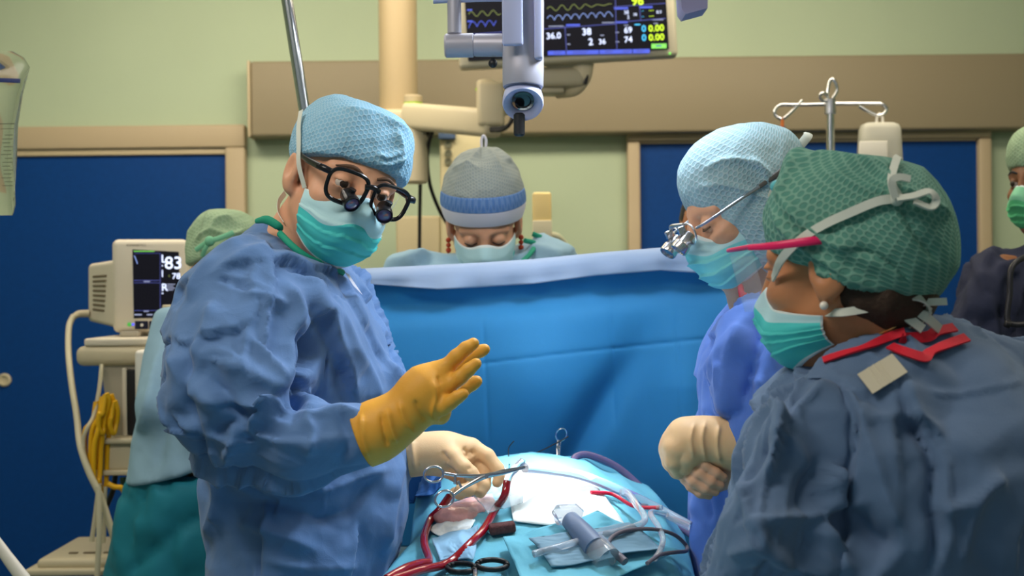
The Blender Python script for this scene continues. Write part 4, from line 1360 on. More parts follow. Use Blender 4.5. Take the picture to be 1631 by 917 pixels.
# ------------------------------------------------------------------ assistant in royal blue gown with silver loupes
fr3 = (frame_of(facing(-76, 20), R(4)), W(1182, 333, 2.15))
a0, a1 = W(1225, 545, 2.05), W(1230, 540, 2.33)
P3 = Person('person in royal blue gown and pale cap with silver loupes, gloved hands clasped, in profile', fr3, W(1215, 470, 2.18), M_skin, None,
            (a0, a1, W(1200, 760, 2.18), np.array([.42, 2.18, .95])), [(a0, W(1235, 690, 2.02), W(1172, 705, 2.0)), (a1, W(1235, 690, 2.33), W(1150, 735, 2.1))], closed=True)
F = Field(axis_pts(.18, .75, .2, .6, .0066, .02), axis_pts(1.82, 2.55, 1.86, 2.4, .0066, .02), axis_pts(.33, 1.56, 1.0, 1.52, .0066, .05))
F.add(F.stack([lev(472, 1190, 1262, 2.19, .09), lev(494, 1168, 1290, 2.19, .15), lev(540, 1138, 1310, 2.19, .2), lev(600, 1118, 1315, 2.19, .2), lev(680, 1112, 1315, 2.19, .19), lev(780, 1096, 1310, 2.19, .19), lev(890, 1096, 1310, 2.19, .19), (.8, .42, 2.19, .13, .19, 0), (.36, .42, 2.19, .14, .2, 0)]))
F.add(F.capsule(W(1222, 540, 2.04), W(1215, 610, 2.0), .07, .07), .04)
F.add(F.capsule(W(1215, 610, 2.0), W(1230, 690, 1.98), .07, .06), .03)
F.add(F.capsule(W(1235, 695, 1.98), W(1180, 705, 1.985), .055, .042), .03)
F.add(F.capsule(a1 + [0, 0, -.01], W(1235, 690, 2.33), .065, .06), .04)
F.add(F.capsule(W(1235, 690, 2.33), W(1165, 745, 2.1), .055, .042), .03)
cloth('gown', F, M_gown_royal, P3.root, [([(1190, 500), (1170, 560), (1160, 640), (1165, 670)], .012, 12, .3), ([(1215, 500), (1208, 560), (1195, 600), (1180, 650)], -.016, 10), ([(1140, 560), (1128, 620), (1124, 670)], .010, 10),
     ([(1230, 510), (1225, 570), (1240, 620)], .012, 12), ([(1190, 600), (1215, 615), (1210, 640)], .012, 9), ([(1130, 670), (1160, 665), (1190, 650)], -.008, 8), ([(1100, 790), (1110, 840), (1104, 890)], .008, 10), ([(1120, 780), (1130, 830)], -.007, 8)], .0045, 10, 6, calm=[(W(1175, 706, 1.985), .14)])
MB().tube(spline([W(1180, 458, 2.10), W(1183, 470, 2.08), W(1200, 475, 2.07), W(1225, 468, 2.06), W(1250, 455, 2.07)]), .0075, 10, flat=.7).build('collar_band', M_collar_red, P3.root)
# hood-like cap covering ear and cheek
P3.cap([((-.018, 0, .05), (.108, .088, .092), 2.2), ((-.018, 0, -.03), (.088, .089, .098), 2.4), ((-.085, 0, .06), (.05, .06, .05), 2)],
       [((.078, 0, .016), (.9, 0, -.36)), ((.055, 0, -.06), (.85, 0, -.45))], M_cap_pale, 66, amp=.003, scale=18, seed=8, lim=.2, center=(-.02, 0, .02),
       creases=[([(1120, 270), (1160, 255), (1205, 262), (1235, 290)], .005, 7), ([(1105, 300), (1160, 295), (1230, 320)], .003, 8), ([(1195, 250), (1215, 275), (1222, 300)], .004, 6)])
m3 = P3.mask([M_mask_aqua, M_mask_pale, M_mask_edge], seed=4.2, split=.78, top=-.010, bot=-.122, folds_=3, width=1.5)

for sg in (1, -1):
    P3.strap(P3.ws([(.008, .078 * sg, -.035), (-.02, .09 * sg, .01), (-.075, .084 * sg, .045), (-.125, .03 * sg, .06)]), .0055)
tie = MB()
tie.tube(spline(P3.ws([(-.12, .03, .062), (-.14, .04, .075), (-.15, .03, .08)])), .008, 8, flat=.3)
tie.build('tie_end', M_strap, P3.root)
for sg in (1, -1):
    MB().tube(spline(P3.ws([(.086, .018 * sg, -.007), (.093, .032 * sg, -.0105), (.085, .046 * sg, -.007)])), .0014, 6).build('eyelash', M_brow, P3.root)
# silver loupes on a slim frame
g3 = MB()
for sg in (1, -1):
    c_ = np.array([.118, .032 * sg, -.006])
    g3.tube(P3.ws([c_ + [-.10 * (.024 * math.cos(t_)) ** 2 * 10, .024 * math.cos(t_), .018 * math.sin(t_)] for t_ in np.linspace(0, 2 * math.pi, 28, endpoint=False)]), .0018, 8, close=True)
g3.tube(spline(P3.ws([(.116, -.01, .0), (.122, 0, .004), (.116, .01, .0)])), .002, 8)
g3.tube(spline(P3.ws([(.122, -.03, .012), (.130, 0, .016), (.122, .03, .012)])), .0035, 10)
GL3 = g3.build('glasses', M_steel, P3.root)
M_silver = mat('loupe_silver', (.62, .6, .6), .22, metal=1)
for sg in (1, -1):
    c_ = np.array([.120, .030 * sg, -.010]); dr = nrm([.85, -.12 * sg, -.5])
    lp_ = MB().lathe(P3.w(c_), P3.M @ dr, [(-.006, .009), (0, .011), (.014, .0125), (.016, .0145), (.027, .015), (.030, .014), (.030, .012), (.027, .0115), (.027, .0005)], 28)
    lp_.box(P3.w(c_ + [.008, 0, .014]), (.014, .008, .014), .002, ax=P3.M.T)
    lp_.build('loupe', M_silver, GL3)
    MB().tube(spline(P3.ws([(.112, .055 * sg, .0), (.098, .078 * sg, .004), (.04, .092 * sg, .018), (.0, .094 * sg, .026)])), [.0026, .0026, .003], 8).build('temple', M_steel, GL3)
    MB().tube(spline(P3.ws([(.0, .094 * sg, .026), (-.06, .090 * sg, .040), (-.085, .082 * sg, .046)])), [.0035, .0055, .0055], 8, flat=.6).build('ear_sleeve', mat('sleeve_grey', rgb(92, 90, 88), .5), GL3)
    MB().tube(spline(P3.ws([(-.082, .083 * sg, .046), (-.105, .07 * sg, .052)])), .008, 8, flat=.6).build('strap_end', M_black, GL3)
# clasped hands
Ya = 1.985
palm = ch((1118, 701, Ya, .034), (1096, 704, Ya, .036), (1082, 714, Ya + .006, .030))
fing = [ch((1090, 708, Ya - .012, .024), (1076, 716, Ya - .02, .018), (1073, 734, Ya - .018, .0145), (1081, 748, Ya - .006, .0125), (1090, 754, Ya + .008, .0105)),
        ch((1084, 706, Ya + .012, .024), (1070, 718, Ya + .012, .0175), (1069, 736, Ya + .014, .0140), (1078, 750, Ya + .022, .0120), (1088, 756, Ya + .03, .0105)),
        ch((1088, 702, Ya + .03, .022), (1071, 714, Ya + .036, .0165), (1070, 732, Ya + .04, .0135), (1080, 746, Ya + .046, .0115), (1090, 752, Ya + .05, .01)),
        ch((1092, 700, Ya + .045, .018), (1077, 712, Ya + .055, .0145), (1076, 728, Ya + .058, .0120), (1084, 740, Ya + .06, .0105), (1092, 745, Ya + .06, .009)),
        ch((1104, 712, Ya - .015, .022), (1094, 728, Ya - .022, .0155), (1090, 742, Ya - .014, .0130), (1095, 752, Ya, .0105))]
cuff = ch((1122, 700, Ya, .035), (1140, 702, Ya, .036), (1160, 707, Ya, .038), (1186, 714, Ya, .041))
hand('glove', [palm] + fing, P3.root, M_glove_pale, cuff=cuff, wrinkles=[([(1124, 672), (1118, 700), (1124, 735)], .003, 4), ([(1106, 674), (1100, 700), (1104, 728)], .003, 3.5), ([(1146, 676), (1142, 705), (1148, 738)], .003, 4)])
Yb = 2.02
palm = ch((1152, 742, Yb, .032), (1132, 748, Yb, .033), (1116, 746, Yb, .026))
fing = [ch((1122, 738, Yb - .028, .016), (1106, 731, Yb - .044, .0098), (1122, 741, Yb - .056, .0090), (1140, 753, Yb - .057, .0084), (1152, 760, Yb - .053, .0072)),
        ch((1118, 744, Yb - .026, .016), (1097, 741, Yb - .042, .0100), (1113, 754, Yb - .056, .0092), (1132, 767, Yb - .058, .0085), (1147, 773, Yb - .053, .0073)),
        ch((1116, 752, Yb - .022, .016), (1091, 752, Yb - .036, .0098), (1105, 766, Yb - .052, .0090), (1123, 778, Yb - .055, .0083), (1139, 783, Yb - .05, .0071)),
        ch((1116, 758, Yb - .012, .015), (1092, 762, Yb - .024, .0092), (1101, 774, Yb - .040, .0084), (1115, 785, Yb - .045, .0077), (1129, 789, Yb - .042, .0066))]
cuff = ch((1156, 740, Yb, .034), (1176, 742, Yb + .02, .036))
hand('glove', [palm] + fing, P3.root, mat('glove_rose', rgb(226, 176, 142), .5, bump=.04, bump_scale=500, sss=.1), cuff=cuff)

# ------------------------------------------------------------------ nurse near the camera, seen from behind her left shoulder
YN = 1.52
fr4 = (frame_of(facing(-128, 7), R(0)), W(1346, 417, YN))
b0, b1 = W(1290, 720, 1.45), W(1530, 710, 1.58)
P4 = Person('person in greyish blue gown with red collar and green bouffant cap, back turned, pink glasses', fr4, W(1395, 590, YN + .02), M_skin_tan, None,
            (b0, b1, W(1400, 900, YN + .02), np.array([.44, YN + .02, .9])), [(b0, W(1215, 900, 1.42), W(1190, 1150, 1.5)), (b1, W(1640, 900, 1.62), W(1600, 1150, 1.7))])
F = Field(axis_pts(.1, .88, .18, .68, .0048, .02), axis_pts(1.1, 1.95, 1.28, 1.6, .0048, .02), axis_pts(.33, 1.5, 1.14, 1.46, .0048, .05))
def lv4(v, uL, uR, ry, Y=YN): return lev(v, uL, uR, Y, ry)
F.add(F.stack([lv4(535, 1395, 1512, .05, YN + .03), lv4(552, 1350, 1528, .065, YN + .02), lv4(575, 1312, 1560, .085), lv4(610, 1258, 1610, .12), lv4(650, 1212, 1650, .145), lv4(720, 1200, 1670, .16), lv4(800, 1180, 1680, .165), lv4(917, 1125, 1690, .17), (.8, .46, YN, .25, .18, 0), (.36, .46, YN, .27, .2, 0)]))
F.add(F.capsule(W(1262, 690, 1.41), W(1222, 840, 1.38), .051, .06), .03)
F.add(F.capsule(W(1222, 840, 1.38), W(1150, 970, 1.45), .06, .05), .03)
F.add(F.capsule(W(1580, 640, 1.58), W(1660, 850, 1.55), .075, .075), .06)
F.add(F.capsule(W(1660, 850, 1.55), W(1560, 1000, 1.66), .07, .06), .03)
L4 = [([(1425, 590), (1455, 680), (1480, 720), (1488, 760), (1484, 810), (1492, 850), (1480, 917)], -.016, 10), ([(1446, 600), (1472, 690), (1500, 740), (1502, 800), (1506, 850), (1494, 917)], .012, 12, .5),
      ([(1195, 655), (1180, 760), (1215, 850), (1290, 917)], .008, 10), ([(1190, 680), (1165, 760), (1130, 850), (1110, 910)], .009, 12), ([(1280, 740), (1330, 790), (1390, 850), (1430, 870)], -.018, 22, .5),
      ([(1200, 830), (1260, 825), (1330, 815), (1380, 800)], .010, 14), ([(1320, 830), (1340, 870), (1360, 917)], .010, 12, .4), ([(1300, 840), (1290, 880), (1270, 900)], -.008, 10),
      ([(1345, 600), (1385, 700), (1410, 780), (1440, 860)], .006, 12), ([(1490, 812), (1540, 800), (1580, 770), (1600, 760)], .009, 10, .3), ([(1560, 780), (1540, 850), (1530, 900)], .006, 10), ([(1240, 670), (1280, 730), (1310, 790)], .005, 12),
      ([(1160, 880), (1210, 870), (1260, 900)], .008, 12), ([(1150, 780), (1190, 760), (1230, 690)], -.006, 9)]
F.add(F.capsule(W(1330, 616, 1.475), W(1440, 574, 1.48), .032, .03), .03)
F.add(F.capsule(W(1440, 570, 1.475), W(1510, 560, 1.52), .03, .026), .03)
cloth('gown', F, M_gown_grey, P4.root, L4, .0045, 7, 9, facet=.12, jit=3.4)
# red collar edges and the paper tab
def ribbon(pts, w, m, name, parent, th=.0012, n=None):
    nl = None
    if isinstance(pts, tuple):
        pts, nl = pts
        nl = spline(nl, 8)
    P = spline(pts, 8)
    b = MB(); T = np.gradient(P, axis=0)
    A = []
    for i in range(len(P)):
        t = nrm(T[i]); out = nrm(nl[i]) if nl is not None else (np.array([0, -1.0, .25]) if n is None else nrm(n))
        sd = nrm(np.cross(t, out)); nn = nrm(np.cross(sd, t))
        A.append([P[i] - sd * w - nn * th, P[i] + sd * w - nn * th, P[i] + sd * w + nn * th, P[i] - sd * w + nn * th])
    k0 = len(A)
    b.grid(np.array(A), closed=True)
    b.f += [[3, 2, 1, 0], [4 * (k0 - 1) + j for j in range(4)]]; b.m += [0, 0]
    return b.build(name, m, parent)
def on_gown(g, u, v, out=.003):
    """first point of a part's surface along the line of sight, lifted off it"""
    me = g.data
    key = 'bvh_' + g.name
    if key not in globals():
        from mathutils.bvhtree import BVHTree
        mw = world_of(g)
        globals()[key] = BVHTree.FromPolygons([mw @ q.co for q in me.vertices], [list(p.vertices) for p in me.polygons])
    d = nrm(W(u, v, 1.0) - CAM)
    loc, nor, idx, dist = globals()[key].ray_cast(Vector(CAM), Vector(d))
    if loc is None:
        return None
    n = np.array(nor)
    if n @ d > 0: n = -n
    return np.array(loc) + n * out, n

def draped(g, pts, Yfall, out=.003):
    r, ns = [], []
    for u, v in pts:
        hits = [h for h in (on_gown(q_, u, v, out) for q_ in (g if isinstance(g, tuple) else (g,))) if h is not None]
        p = min(hits, key=lambda h: h[0][1]) if hits else None
        if p is None:
            p = (W(u, v, Yfall), np.array([-.2, -1.0, .2]))
        r.append(p[0]); ns.append(p[1])
    return (r, ns)
NG = [o for o in P4.root.children if o.name.startswith('gown')][0]
ribbon(draped(NG, [(1313, 577), (1340, 568), (1380, 556), (1415, 538), (1440, 530)], 1.45, .004), .005, M_collar_red, 'collar_band', P4.root)
ribbon(draped(NG, [(1440, 536), (1470, 538), (1490, 533), (1517, 527)], 1.5, .006), .0062, M_collar_red, 'collar_band', P4.root)
ribbon(draped(NG, [(1416, 556), (1440, 565), (1468, 573), (1480, 568), (1505, 555), (1536, 543)], 1.47, .006), .0062, M_collar_red, 'collar_band', P4.root)
q = draped(NG, [(1365, 604), (1420, 571), (1445, 600), (1384, 630)], 1.4, .007)[0]
qn = nrm(np.cross(q[2] - q[0], q[3] - q[1])); qn = qn if qn[1] < 0 else -qn
qm = max(x @ qn for x in q)
q = [x + qn * (qm - x @ qn) for x in q]
q2 = [x + np.array([0, -.001, .0006]) for x in q]
pt = MB().add(q + q2, [[0, 1, 2, 3], [7, 6, 5, 4]] + [[i, (i + 1) % 4, 4 + (i + 1) % 4, 4 + i] for i in range(4)])
for t_ in (.3, .45, .6):
    a_, b_ = q2[0] + (q2[1] - q2[0]) * t_, q2[3] + (q2[2] - q2[3]) * t_
    pt.tube([a_, (a_ + b_) / 2, b_], .0011, 6)
pt.build('paper_tab', mat('paper_cream2', rgb(206, 196, 172), .7), P4.root, sharp=20)
# hair at the nape, ear pearl, chain
F = Field.box(P4.c - .17, P4.c + .17, .004)
F.add(F.ellip((-.052, 0, -.045), (.052, .070, .05), P4.fr))
F.add(F.ellip((-.03, .062, -.02), (.022, .012, .045), P4.fr), .01)
V, Fa = F.mesh(); V = relax(V.astype(float), Fa, 1)
V = crumple(V, vnormals(V, Fa), .0025, 40, 3, (1, 1, .3))
mesh_obj('hair', V, Fa, M_hair_brown, P4.root)
MB().ball(P4.w((-.003, .083, -.052)), .0052).build('pearl_earring', M_pearl, P4.root)
ch_ = spline(draped(P4.root, [(1346, 560), (1362, 553), (1378, 545), (1394, 536), (1410, 527), (1426, 518)], 1.46, .001)[0])
MB().tube(ch_, .0016, 6).build('necklace', M_gold, P4.root)
# bouffant cap with wrapped band and bun
c4 = P4.c
toL = lambda u, v, Y: P4.M.T @ (W(u, v, Y) - P4.c)
bun = toL(1440, 385, YN - .0)
P4.cap([((-.012, 0, .042), (.103, .092, .084), 2.3), ((-.057, .0, .016), (.076, .081, .080), 2.3), (tuple(toL(1436, 400, YN + .02)), (.044, .055, .056), 2.3), (tuple(toL(1400, 440, YN)), (.05, .07, .034), 2), (tuple(toL(1270, 268, YN)), (.016, .016, .024), 2)],
       [((.085, 0, .028), (.46, 0, -1))], M_cap_green, 62, amp=.0045, scale=13, seed=11, lim=.25, center=(-.05, 0, .05), k=.03, h=.0034,
       creases=[([(1240, 300), (1270, 340), (1330, 385), (1400, 410), (1440, 440), (1450, 470)], .008, 9, .4), ([(1232, 330), (1260, 375), (1330, 420), (1400, 455)], .006, 8), ([(1345, 395), (1390, 405), (1430, 430), (1450, 460)], -.010, 7), ([(1270, 255), (1330, 255), (1400, 270), (1430, 310)], .007, 9),
                ([(1262, 245), (1255, 280), (1240, 320)], .005, 7), ([(1300, 270), (1380, 300), (1430, 315)], .004, 9), ([(1430, 300), (1470, 320), (1515, 345)], .006, 8), ([(1432, 320), (1460, 370), (1500, 420)], -.004, 9), ([(1290, 425), (1350, 440), (1420, 470)], .006, 7)])
CAP4 = [o for o in P4.root.children if o.name.startswith('surgical_cap')][0]
# light cyan knot at the front of the cap
kn = MB().ball(W(1243, 297, YN + .02), (.013, .012, .009)).tube(spline([W(1243, 297, YN + .02), W(1256, 290, YN), W(1270, 300, YN - .03)]), [.008, .006, .004], 10)
kn.build('cap_knot', mat('knot_cyan', rgb(90, 180, 190), .6), P4.root)
m4 = P4.mask([M_mask_teal, M_mask_pale, M_mask_edge], seed=6.1, split=.82, top=-.014, bot=-.128, folds_=3, width=1.5, tp=-.018)
# tapes tied behind the head and at the nape
ribbon(draped((CAP4, P4.root, m4), [(1236, 447), (1252, 408), (1275, 385), (1310, 362), (1350, 342), (1400, 322), (1430, 316)], 1.42, .006), .0052, M_strap, 'mask_strap', m4)
ribbon(draped(CAP4, [(1430, 316), (1422, 290), (1425, 262), (1432, 250)], 1.45, .006), .0045, M_strap, 'bow', m4)
ribbon([W(1428, 316, 1.395), W(1455, 312, 1.395), W(1480, 305, 1.395), W(1491, 318, 1.395), W(1482, 330, 1.395), W(1455, 320, 1.395)], .0045, M_strap, 'bow', m4, n=(0, -.7, .7))
ribbon([W(1426, 316, 1.395), W(1420, 290, 1.395), W(1432, 282, 1.395), W(1450, 285, 1.395)], .004, M_strap, 'bow', m4)
MB().ball(W(1428, 317, 1.405), .008).build('knot', M_strap, m4)
ribbon([W(1309, 498, 1.47), W(1345, 497, 1.445), W(1390, 490, 1.44), W(1425, 488, 1.45)], .0048, M_strap, 'mask_strap', m4)
ribbon([W(1428, 490, 1.455), W(1440, 475, 1.44), W(1465, 474, 1.43), W(1478, 490, 1.44), W(1466, 510, 1.45), W(1440, 515, 1.46), W(1428, 500, 1.46)], .006, M_strap, 'bow', m4, n=(0, -.6, .8))
ribbon([W(1428, 492, 1.45), W(1445, 505, 1.44), W(1470, 524, 1.44)], .0055, M_strap, 'bow', m4)
ribbon([W(1430, 490, 1.45), W(1470, 482, 1.44), W(1508, 480, 1.44)], .0042, M_strap, 'bow', m4)
ribbon([W(1445, 488, 1.45), W(1475, 505, 1.44), W(1497, 524, 1.45)], .0055, M_strap, 'bow', m4)
ribbon([W(1432, 494, 1.45), W(1424, 508, 1.45), W(1448, 526, 1.45)], .006, M_strap, 'bow', m4)
MB().ball(W(1432, 492, 1.45), .012).build('knot', M_strap, m4)
# pink glasses with clear side shield
g4 = MB()
M_pink = mat('pink_plastic', rgb(232, 36, 100), .35)
gy = P4.w((.05, .092, .0))[1]
g4.tube(spline([W(1193, 394, YN - .03), W(1235, 391, YN - .065), W(1290, 384, YN - .085), W(1338, 379, YN - .082)]), [.0036, .0048, .0052, .0052], 10, flat=.55)
GL4 = g4.build('glasses', M_pink, P4.root)
vis = MB()
Pv = np.array([[P4.w((.146 - (.028 - z) * .16 - .055 * (y / .08) ** 2, y, z)) for y in np.linspace(-.08, .09, 24)] for z in (.028, .0, -.025, -.045)])
vis.grid(Pv)
vis.build('visor', M_visor, GL4)
MB().tube([P4.w((.1465 - .055 * (y / .08) ** 2, y, .029 + .085 * (.09 - y))) for y in np.linspace(-.08, .09, 24)], .0026, 8).build('brow_bar', M_pink, GL4)

# ------------------------------------------------------------------ person at the right edge in navy scrubs
YR = 3.0
fr5 = (frame_of(facing(-62, 4), 0), W(1671, 288, YR))
d0, d1 = W(1590, 440, YR - .06), W(1810, 440, YR + .1)
P5 = Person('person in dark navy scrubs with green mask and stethoscope, cut by the frame edge', fr5, W(1690, 420, YR + .03), M_skin_dark, None,
            (d0, d1, W(1690, 750, YR), np.array([1.3, YR, .95])), [(d0, W(1565, 640, YR - .1), W(1600, 800, YR - .2)), (d1, W(1860, 640, YR), W(1840, 820, YR - .1))], h=.005)
P5.eyes(look=(1, 0, 0), hair=M_black)
F = Field(axis_pts(.95, 1.75, 1.0, 1.5, .011, .03), axis_pts(2.6, 3.3, 2.7, 3.2, .011, .03), axis_pts(.04, 1.6, 1.1, 1.6, .011, .05))
F.add(F.stack([lev(392, 1640, 1745, YR + .02, .07), lev(410, 1590, 1790, YR + .02, .1), lev(450, 1570, 1820, YR + .02, .14), lev(560, 1590, 1800, YR + .02, .15), lev(800, 1590, 1800, YR, .16), (.08, 1.3, YR, .17, .17, 0)]))
F.add(F.capsule(W(1592, 452, YR - .06), W(1562, 560, YR - .1), .08, .078), .05)
F.add(F.capsule(W(1562, 560, YR - .1), W(1570, 680, YR - .12), .07, .055), .03)
F.add(F.capsule(d1, W(1860, 620, YR), .085, .07), .05)
cloth('scrub_top', F, M_navy, P5.root, [([(1560, 420), (1580, 480), (1590, 560)], .014, 10), ([(1545, 450), (1550, 520), (1560, 580)], .010, 9), ([(1610, 420), (1615, 500), (1618, 560)], -.010, 9), ([(1575, 440), (1600, 520), (1610, 570)], -.012, 8)], .007, 8, 13)
P5.cap([((-.012, 0, .06), (.106, .088, .082), 2.3)], [((.085, 0, .036), (.25, 0, -1))], M_cap_sage, 60, amp=.003, h=.004, scale=18, seed=14)
P5.mask([mat('mask_green', rgb(90, 190, 130), .6), mat('mask_pale_green', rgb(130, 200, 160), .6), M_mask_edge], seed=3.3, split=.7, top=-.006)
st = MB().tube(spline([W(1640, 405, YR - .14), W(1612, 425, YR - .17), W(1608, 470, YR - .18), W(1604, 505, YR - .185), W(1612, 516, YR - .19), W(1640, 516, YR - .19)]), .0065, 10)
st_ = st.build('stethoscope', mat('stethoscope_black', (.02, .02, .025), .4), P5.root)
MB().cyl(W(1600, 515, YR - .2), W(1609, 517, YR - .2), .008, 16, bev=.002).build('stethoscope_end', M_black, P5.root)

# ------------------------------------------------------------------ dark-haired person whose head shows a sliver behind the assistant's loupes
fr6 = (frame_of(facing(-40, 25), 0), W(1138, 376, 3.15))
e0, e1 = W(1075, 520, 3.2), W(1190, 520, 3.25)
P6 = Person('dark-haired person far behind the blue drape, only a sliver of face beside the silver loupes', fr6, W(1118, 460, 3.2), M_skin_tan, None,
            (e0, e1, W(1120, 700, 3.22), np.array([.48, 3.22, .95])), h=.005)
F = Field.box(P6.c - .16, P6.c + .16, .005)
F.add(F.ellip((-.022, 0, .045), (.098, .084, .088), P6.fr))
F.cut(F.ellip((.09, 0, -.02), (.065, .066, .075), P6.fr), .01)
V, Fa = F.mesh(); V = relax(V.astype(float), Fa, 1)
mesh_obj('hair', crumple(V, vnormals(V, Fa), .003, 30, 2), Fa, mat('hair_black', rgb(26, 22, 20), .5, bump=.4, bump_scale=150), P6.root)
F = Field(axis_pts(.2, .75, .25, .7, .016, .03), axis_pts(3.0, 3.45, 3.05, 3.4, .016, .03), axis_pts(.04, 1.46, .9, 1.44, .016, .05))
F.add(F.stack([lev(470, 1100, 1170, 3.22, .08), lev(500, 1055, 1210, 3.22, .12), lev(700, 1050, 1200, 3.22, .14), (.08, .48, 3.22, .16, .16, 0)]))
F.add(F.capsule(e0, e0 + [-.02, -.03, -.35], .07, .06), .04); F.add(F.capsule(e1, e1 + [.02, -.03, -.35], .07, .06), .04)
cloth('scrub_top', F, M_navy, P6.root, (), .005, 9, 3)

# ------------------------------------------------------------------ person in sage cap behind the surgeon, back turned
YB = 3.0
fr7 = (frame_of(facing(155, 16), R(-8)), W(366, 418, YB))
g0, g1 = W(300, 560, YB - .03), W(410, 560, YB + .05)
P7 = Person('person in sage green cap and pale gown, back turned, beside the small screen reading 83', fr7, W(345, 470, YB), M_skin_tan, None,
            (g0, g1, W(340, 750, YB), np.array([-.66, YB, .95])), [(g0, W(265, 640, YB - .1), W(300, 760, YB))], h=.005)
P7.cap([((-.012, 0, .045), (.100, .086, .078), 2.2), ((-.055, 0, -.005), (.055, .076, .06), 2)], [((.085, 0, .03), (.3, 0, -1)), ((-.05, 0, -.055), (0, 0, -1))], M_cap_sage, 60, amp=.004, h=.004, scale=18, seed=21, lim=.2,
       creases=[([(310, 385), (335, 368), (365, 375), (390, 365)], .008, 5), ([(335, 370), (345, 350), (370, 345)], .006, 5), ([(320, 400), (330, 380)], .006, 5)])
tb = MB().tube(spline([W(312, 398, YB - .14), W(331, 385, YB - .15), W(350, 379, YB - .15), W(372, 370, YB - .14)]), .006, 8, flat=.5).ball(W(334, 384, YB - .15), .012).tube(spline([W(334, 384, YB - .15), W(327, 396, YB - .15), W(322, 408, YB - .14)]), .005, 8, flat=.5)
tb.build('cap_tie', mat('tie_green', rgb(120, 190, 150), .6), P7.root)
F = Field(axis_pts(-1.0, -.4, -.95, -.45, .009, .03), axis_pts(2.6, 3.2, 2.6, 3.1, .009, .03), axis_pts(.33, 1.45, 1.0, 1.45, .009, .05))
F.add(F.stack([lev(455, 310, 380, YB, .08), lev(480, 280, 410, YB, .12), lev(540, 262, 430, YB, .16), lev(620, 240, 430, YB, .17), lev(700, 220, 430, YB, .18), lev(766, 203, 430, YB, .185), ]))
F.add(F.capsule(W(290, 520, YB - .06), W(262, 640, YB - .14), .07, .065), .05)
def post7(V, Fa):
    V = relax(V, Fa, 2)
    # the gown's open hem hangs lower at its outer corner
    u, v = project(V)
    V[:, 2] += np.clip((v - 640) / 110, 0, 1) * (u - 200) / 120 * .05
    return folds(crumple(V, vnormals(V, Fa), .005, 8, 17), vnormals(V, Fa), [([(262, 540), (235, 640), (212, 740)], .008, 10), ([(290, 560), (300, 650), (302, 730)], .010, 10), ([(255, 600), (262, 680), (250, 750)], -.006, 12)])
V, Fa = F.mesh(); V = post7(V.astype(float), Fa)
mesh_obj('gown', V, Fa, M_gown_pale, P7.root)
F = Field(axis_pts(-1.0, -.4, -.95, -.45, .012, .03), axis_pts(2.6, 3.2, 2.65, 3.1, .012, .03), axis_pts(.12, 1.1, .75, 1.1, .012, .05))
F.add(F.stack([lev(745, 222, 425, YB, .165), lev(800, 200, 425, YB, .175), lev(880, 182, 425, YB, .18), lev(960, 170, 425, YB, .185), (.14, -.77, YB, .2, .2, 0)]))
cloth('gown_skirt', F, mat('gown_petrol', rgb(22, 118, 136), .7, var=.05, bump=.05, bump_scale=400), P7.root, [([(200, 917), (250, 870), (330, 815)], -.012, 7), ([(200, 770), (190, 850), (185, 917)], .008, 10), ([(230, 770), (222, 830)], -.006, 8)], .004, 7, 5)

# ================================================================== the sterile field
M_drape = mat('drape_blue', rgb(46, 130, 186), .68, var=.04, var_scale=10, bump=.04, bump_scale=420, spec=.3, crease=.1, crease_scale=7)
M_drape_band = mat('drape_band', rgb(152, 170, 198), .7, var=.03, bump=.04, bump_scale=400, spec=.25)
M_field = mat('field_blue', rgb(112, 190, 212), .7, var=.05, var_scale=12, bump=.05, bump_scale=350, spec=.25, crease=.25, crease_scale=13)
M_gauze = mat('gauze_white', rgb(232, 240, 240), .75, var=.04, var_scale=20, bump=.1, bump_scale=240, crease=.2, crease_scale=18)
M_clear = mat('clear_tube', (.93, .95, 1.0), .08, trans=.75, ior=1.25, spec=.6)
M_film = mat('clear_film', (.85, .93, .97), .12, trans=.8, ior=1.1, spec=.6)
M_blood = mat('blood_tube', rgb(150, 8, 26), .12, spec=.7, coat=.6)

# upright screen drape: a cloth hung between two poles at the patient's head
DY = 2.58
def drape_pt(s, t):
    """s 0..1 from left to right, t 0 top .. 1 bottom"""
    u = 520 + s * 700
    vt = np.interp(u, [520, 560, 640, 700, 760, 850, 950, 1050, 1100, 1220], [434, 431, 427, 424, 421, 415, 405, 397, 392, 382])
    vb = np.interp(u, [520, 700, 1000, 1040, 1090, 1220], [870, 870, 880, 885, 890, 890])
    v = vt + (vb - vt) * t
    y = DY + .05 * math.sin(s * 2.4 + .3) - .05 * t * (1 - t) * 2
    # soft hanging waves
    y += .018 * math.sin(s * 9 + 1.2 * t) * (t ** .7) + .010 * math.sin(s * 17 + 4 * t + 1) * t
    # the diagonal hollow low on the right and a bulge left of it
    y += .045 * math.exp(-(((u - (1000 - (v - 560) * .55)) / 30) ** 2)) * (1 / (1 + math.exp(-(v - 590) / 25)))
    y -= .030 * math.exp(-(((u - 860) / 90) ** 2 + ((v - 610) / 90) ** 2))
    y -= .025 * math.exp(-(((u - 1090) / 40) ** 2)) * (t > .2) * min((t - .2) * 4, 1)
    # creases of the folded sheet: one level line and upright ones
    lv_ = np.interp(u, [520, 640, 760, 900, 1000, 1170, 1220], [612, 604, 580, 563, 552, 535, 530])
    y += .0035 * math.exp(-abs(v - lv_) / 2.6)
    for uc, v0, v1 in ((975, 470, 690), (772, 500, 720), (1080, 470, 700)):
        if v0 < v < v1:
            y += .003 * math.exp(-abs(u - uc - (v - 560) * .05) / 3.0) * min((v - v0) / 40, (v1 - v) / 40, 1)
    # sheet sags below the rolled edge
    y += .02 * math.exp(-((v - vt - 62) / 22) ** 2) 
    return W(u, v, y)
NS, NT = 261, 171
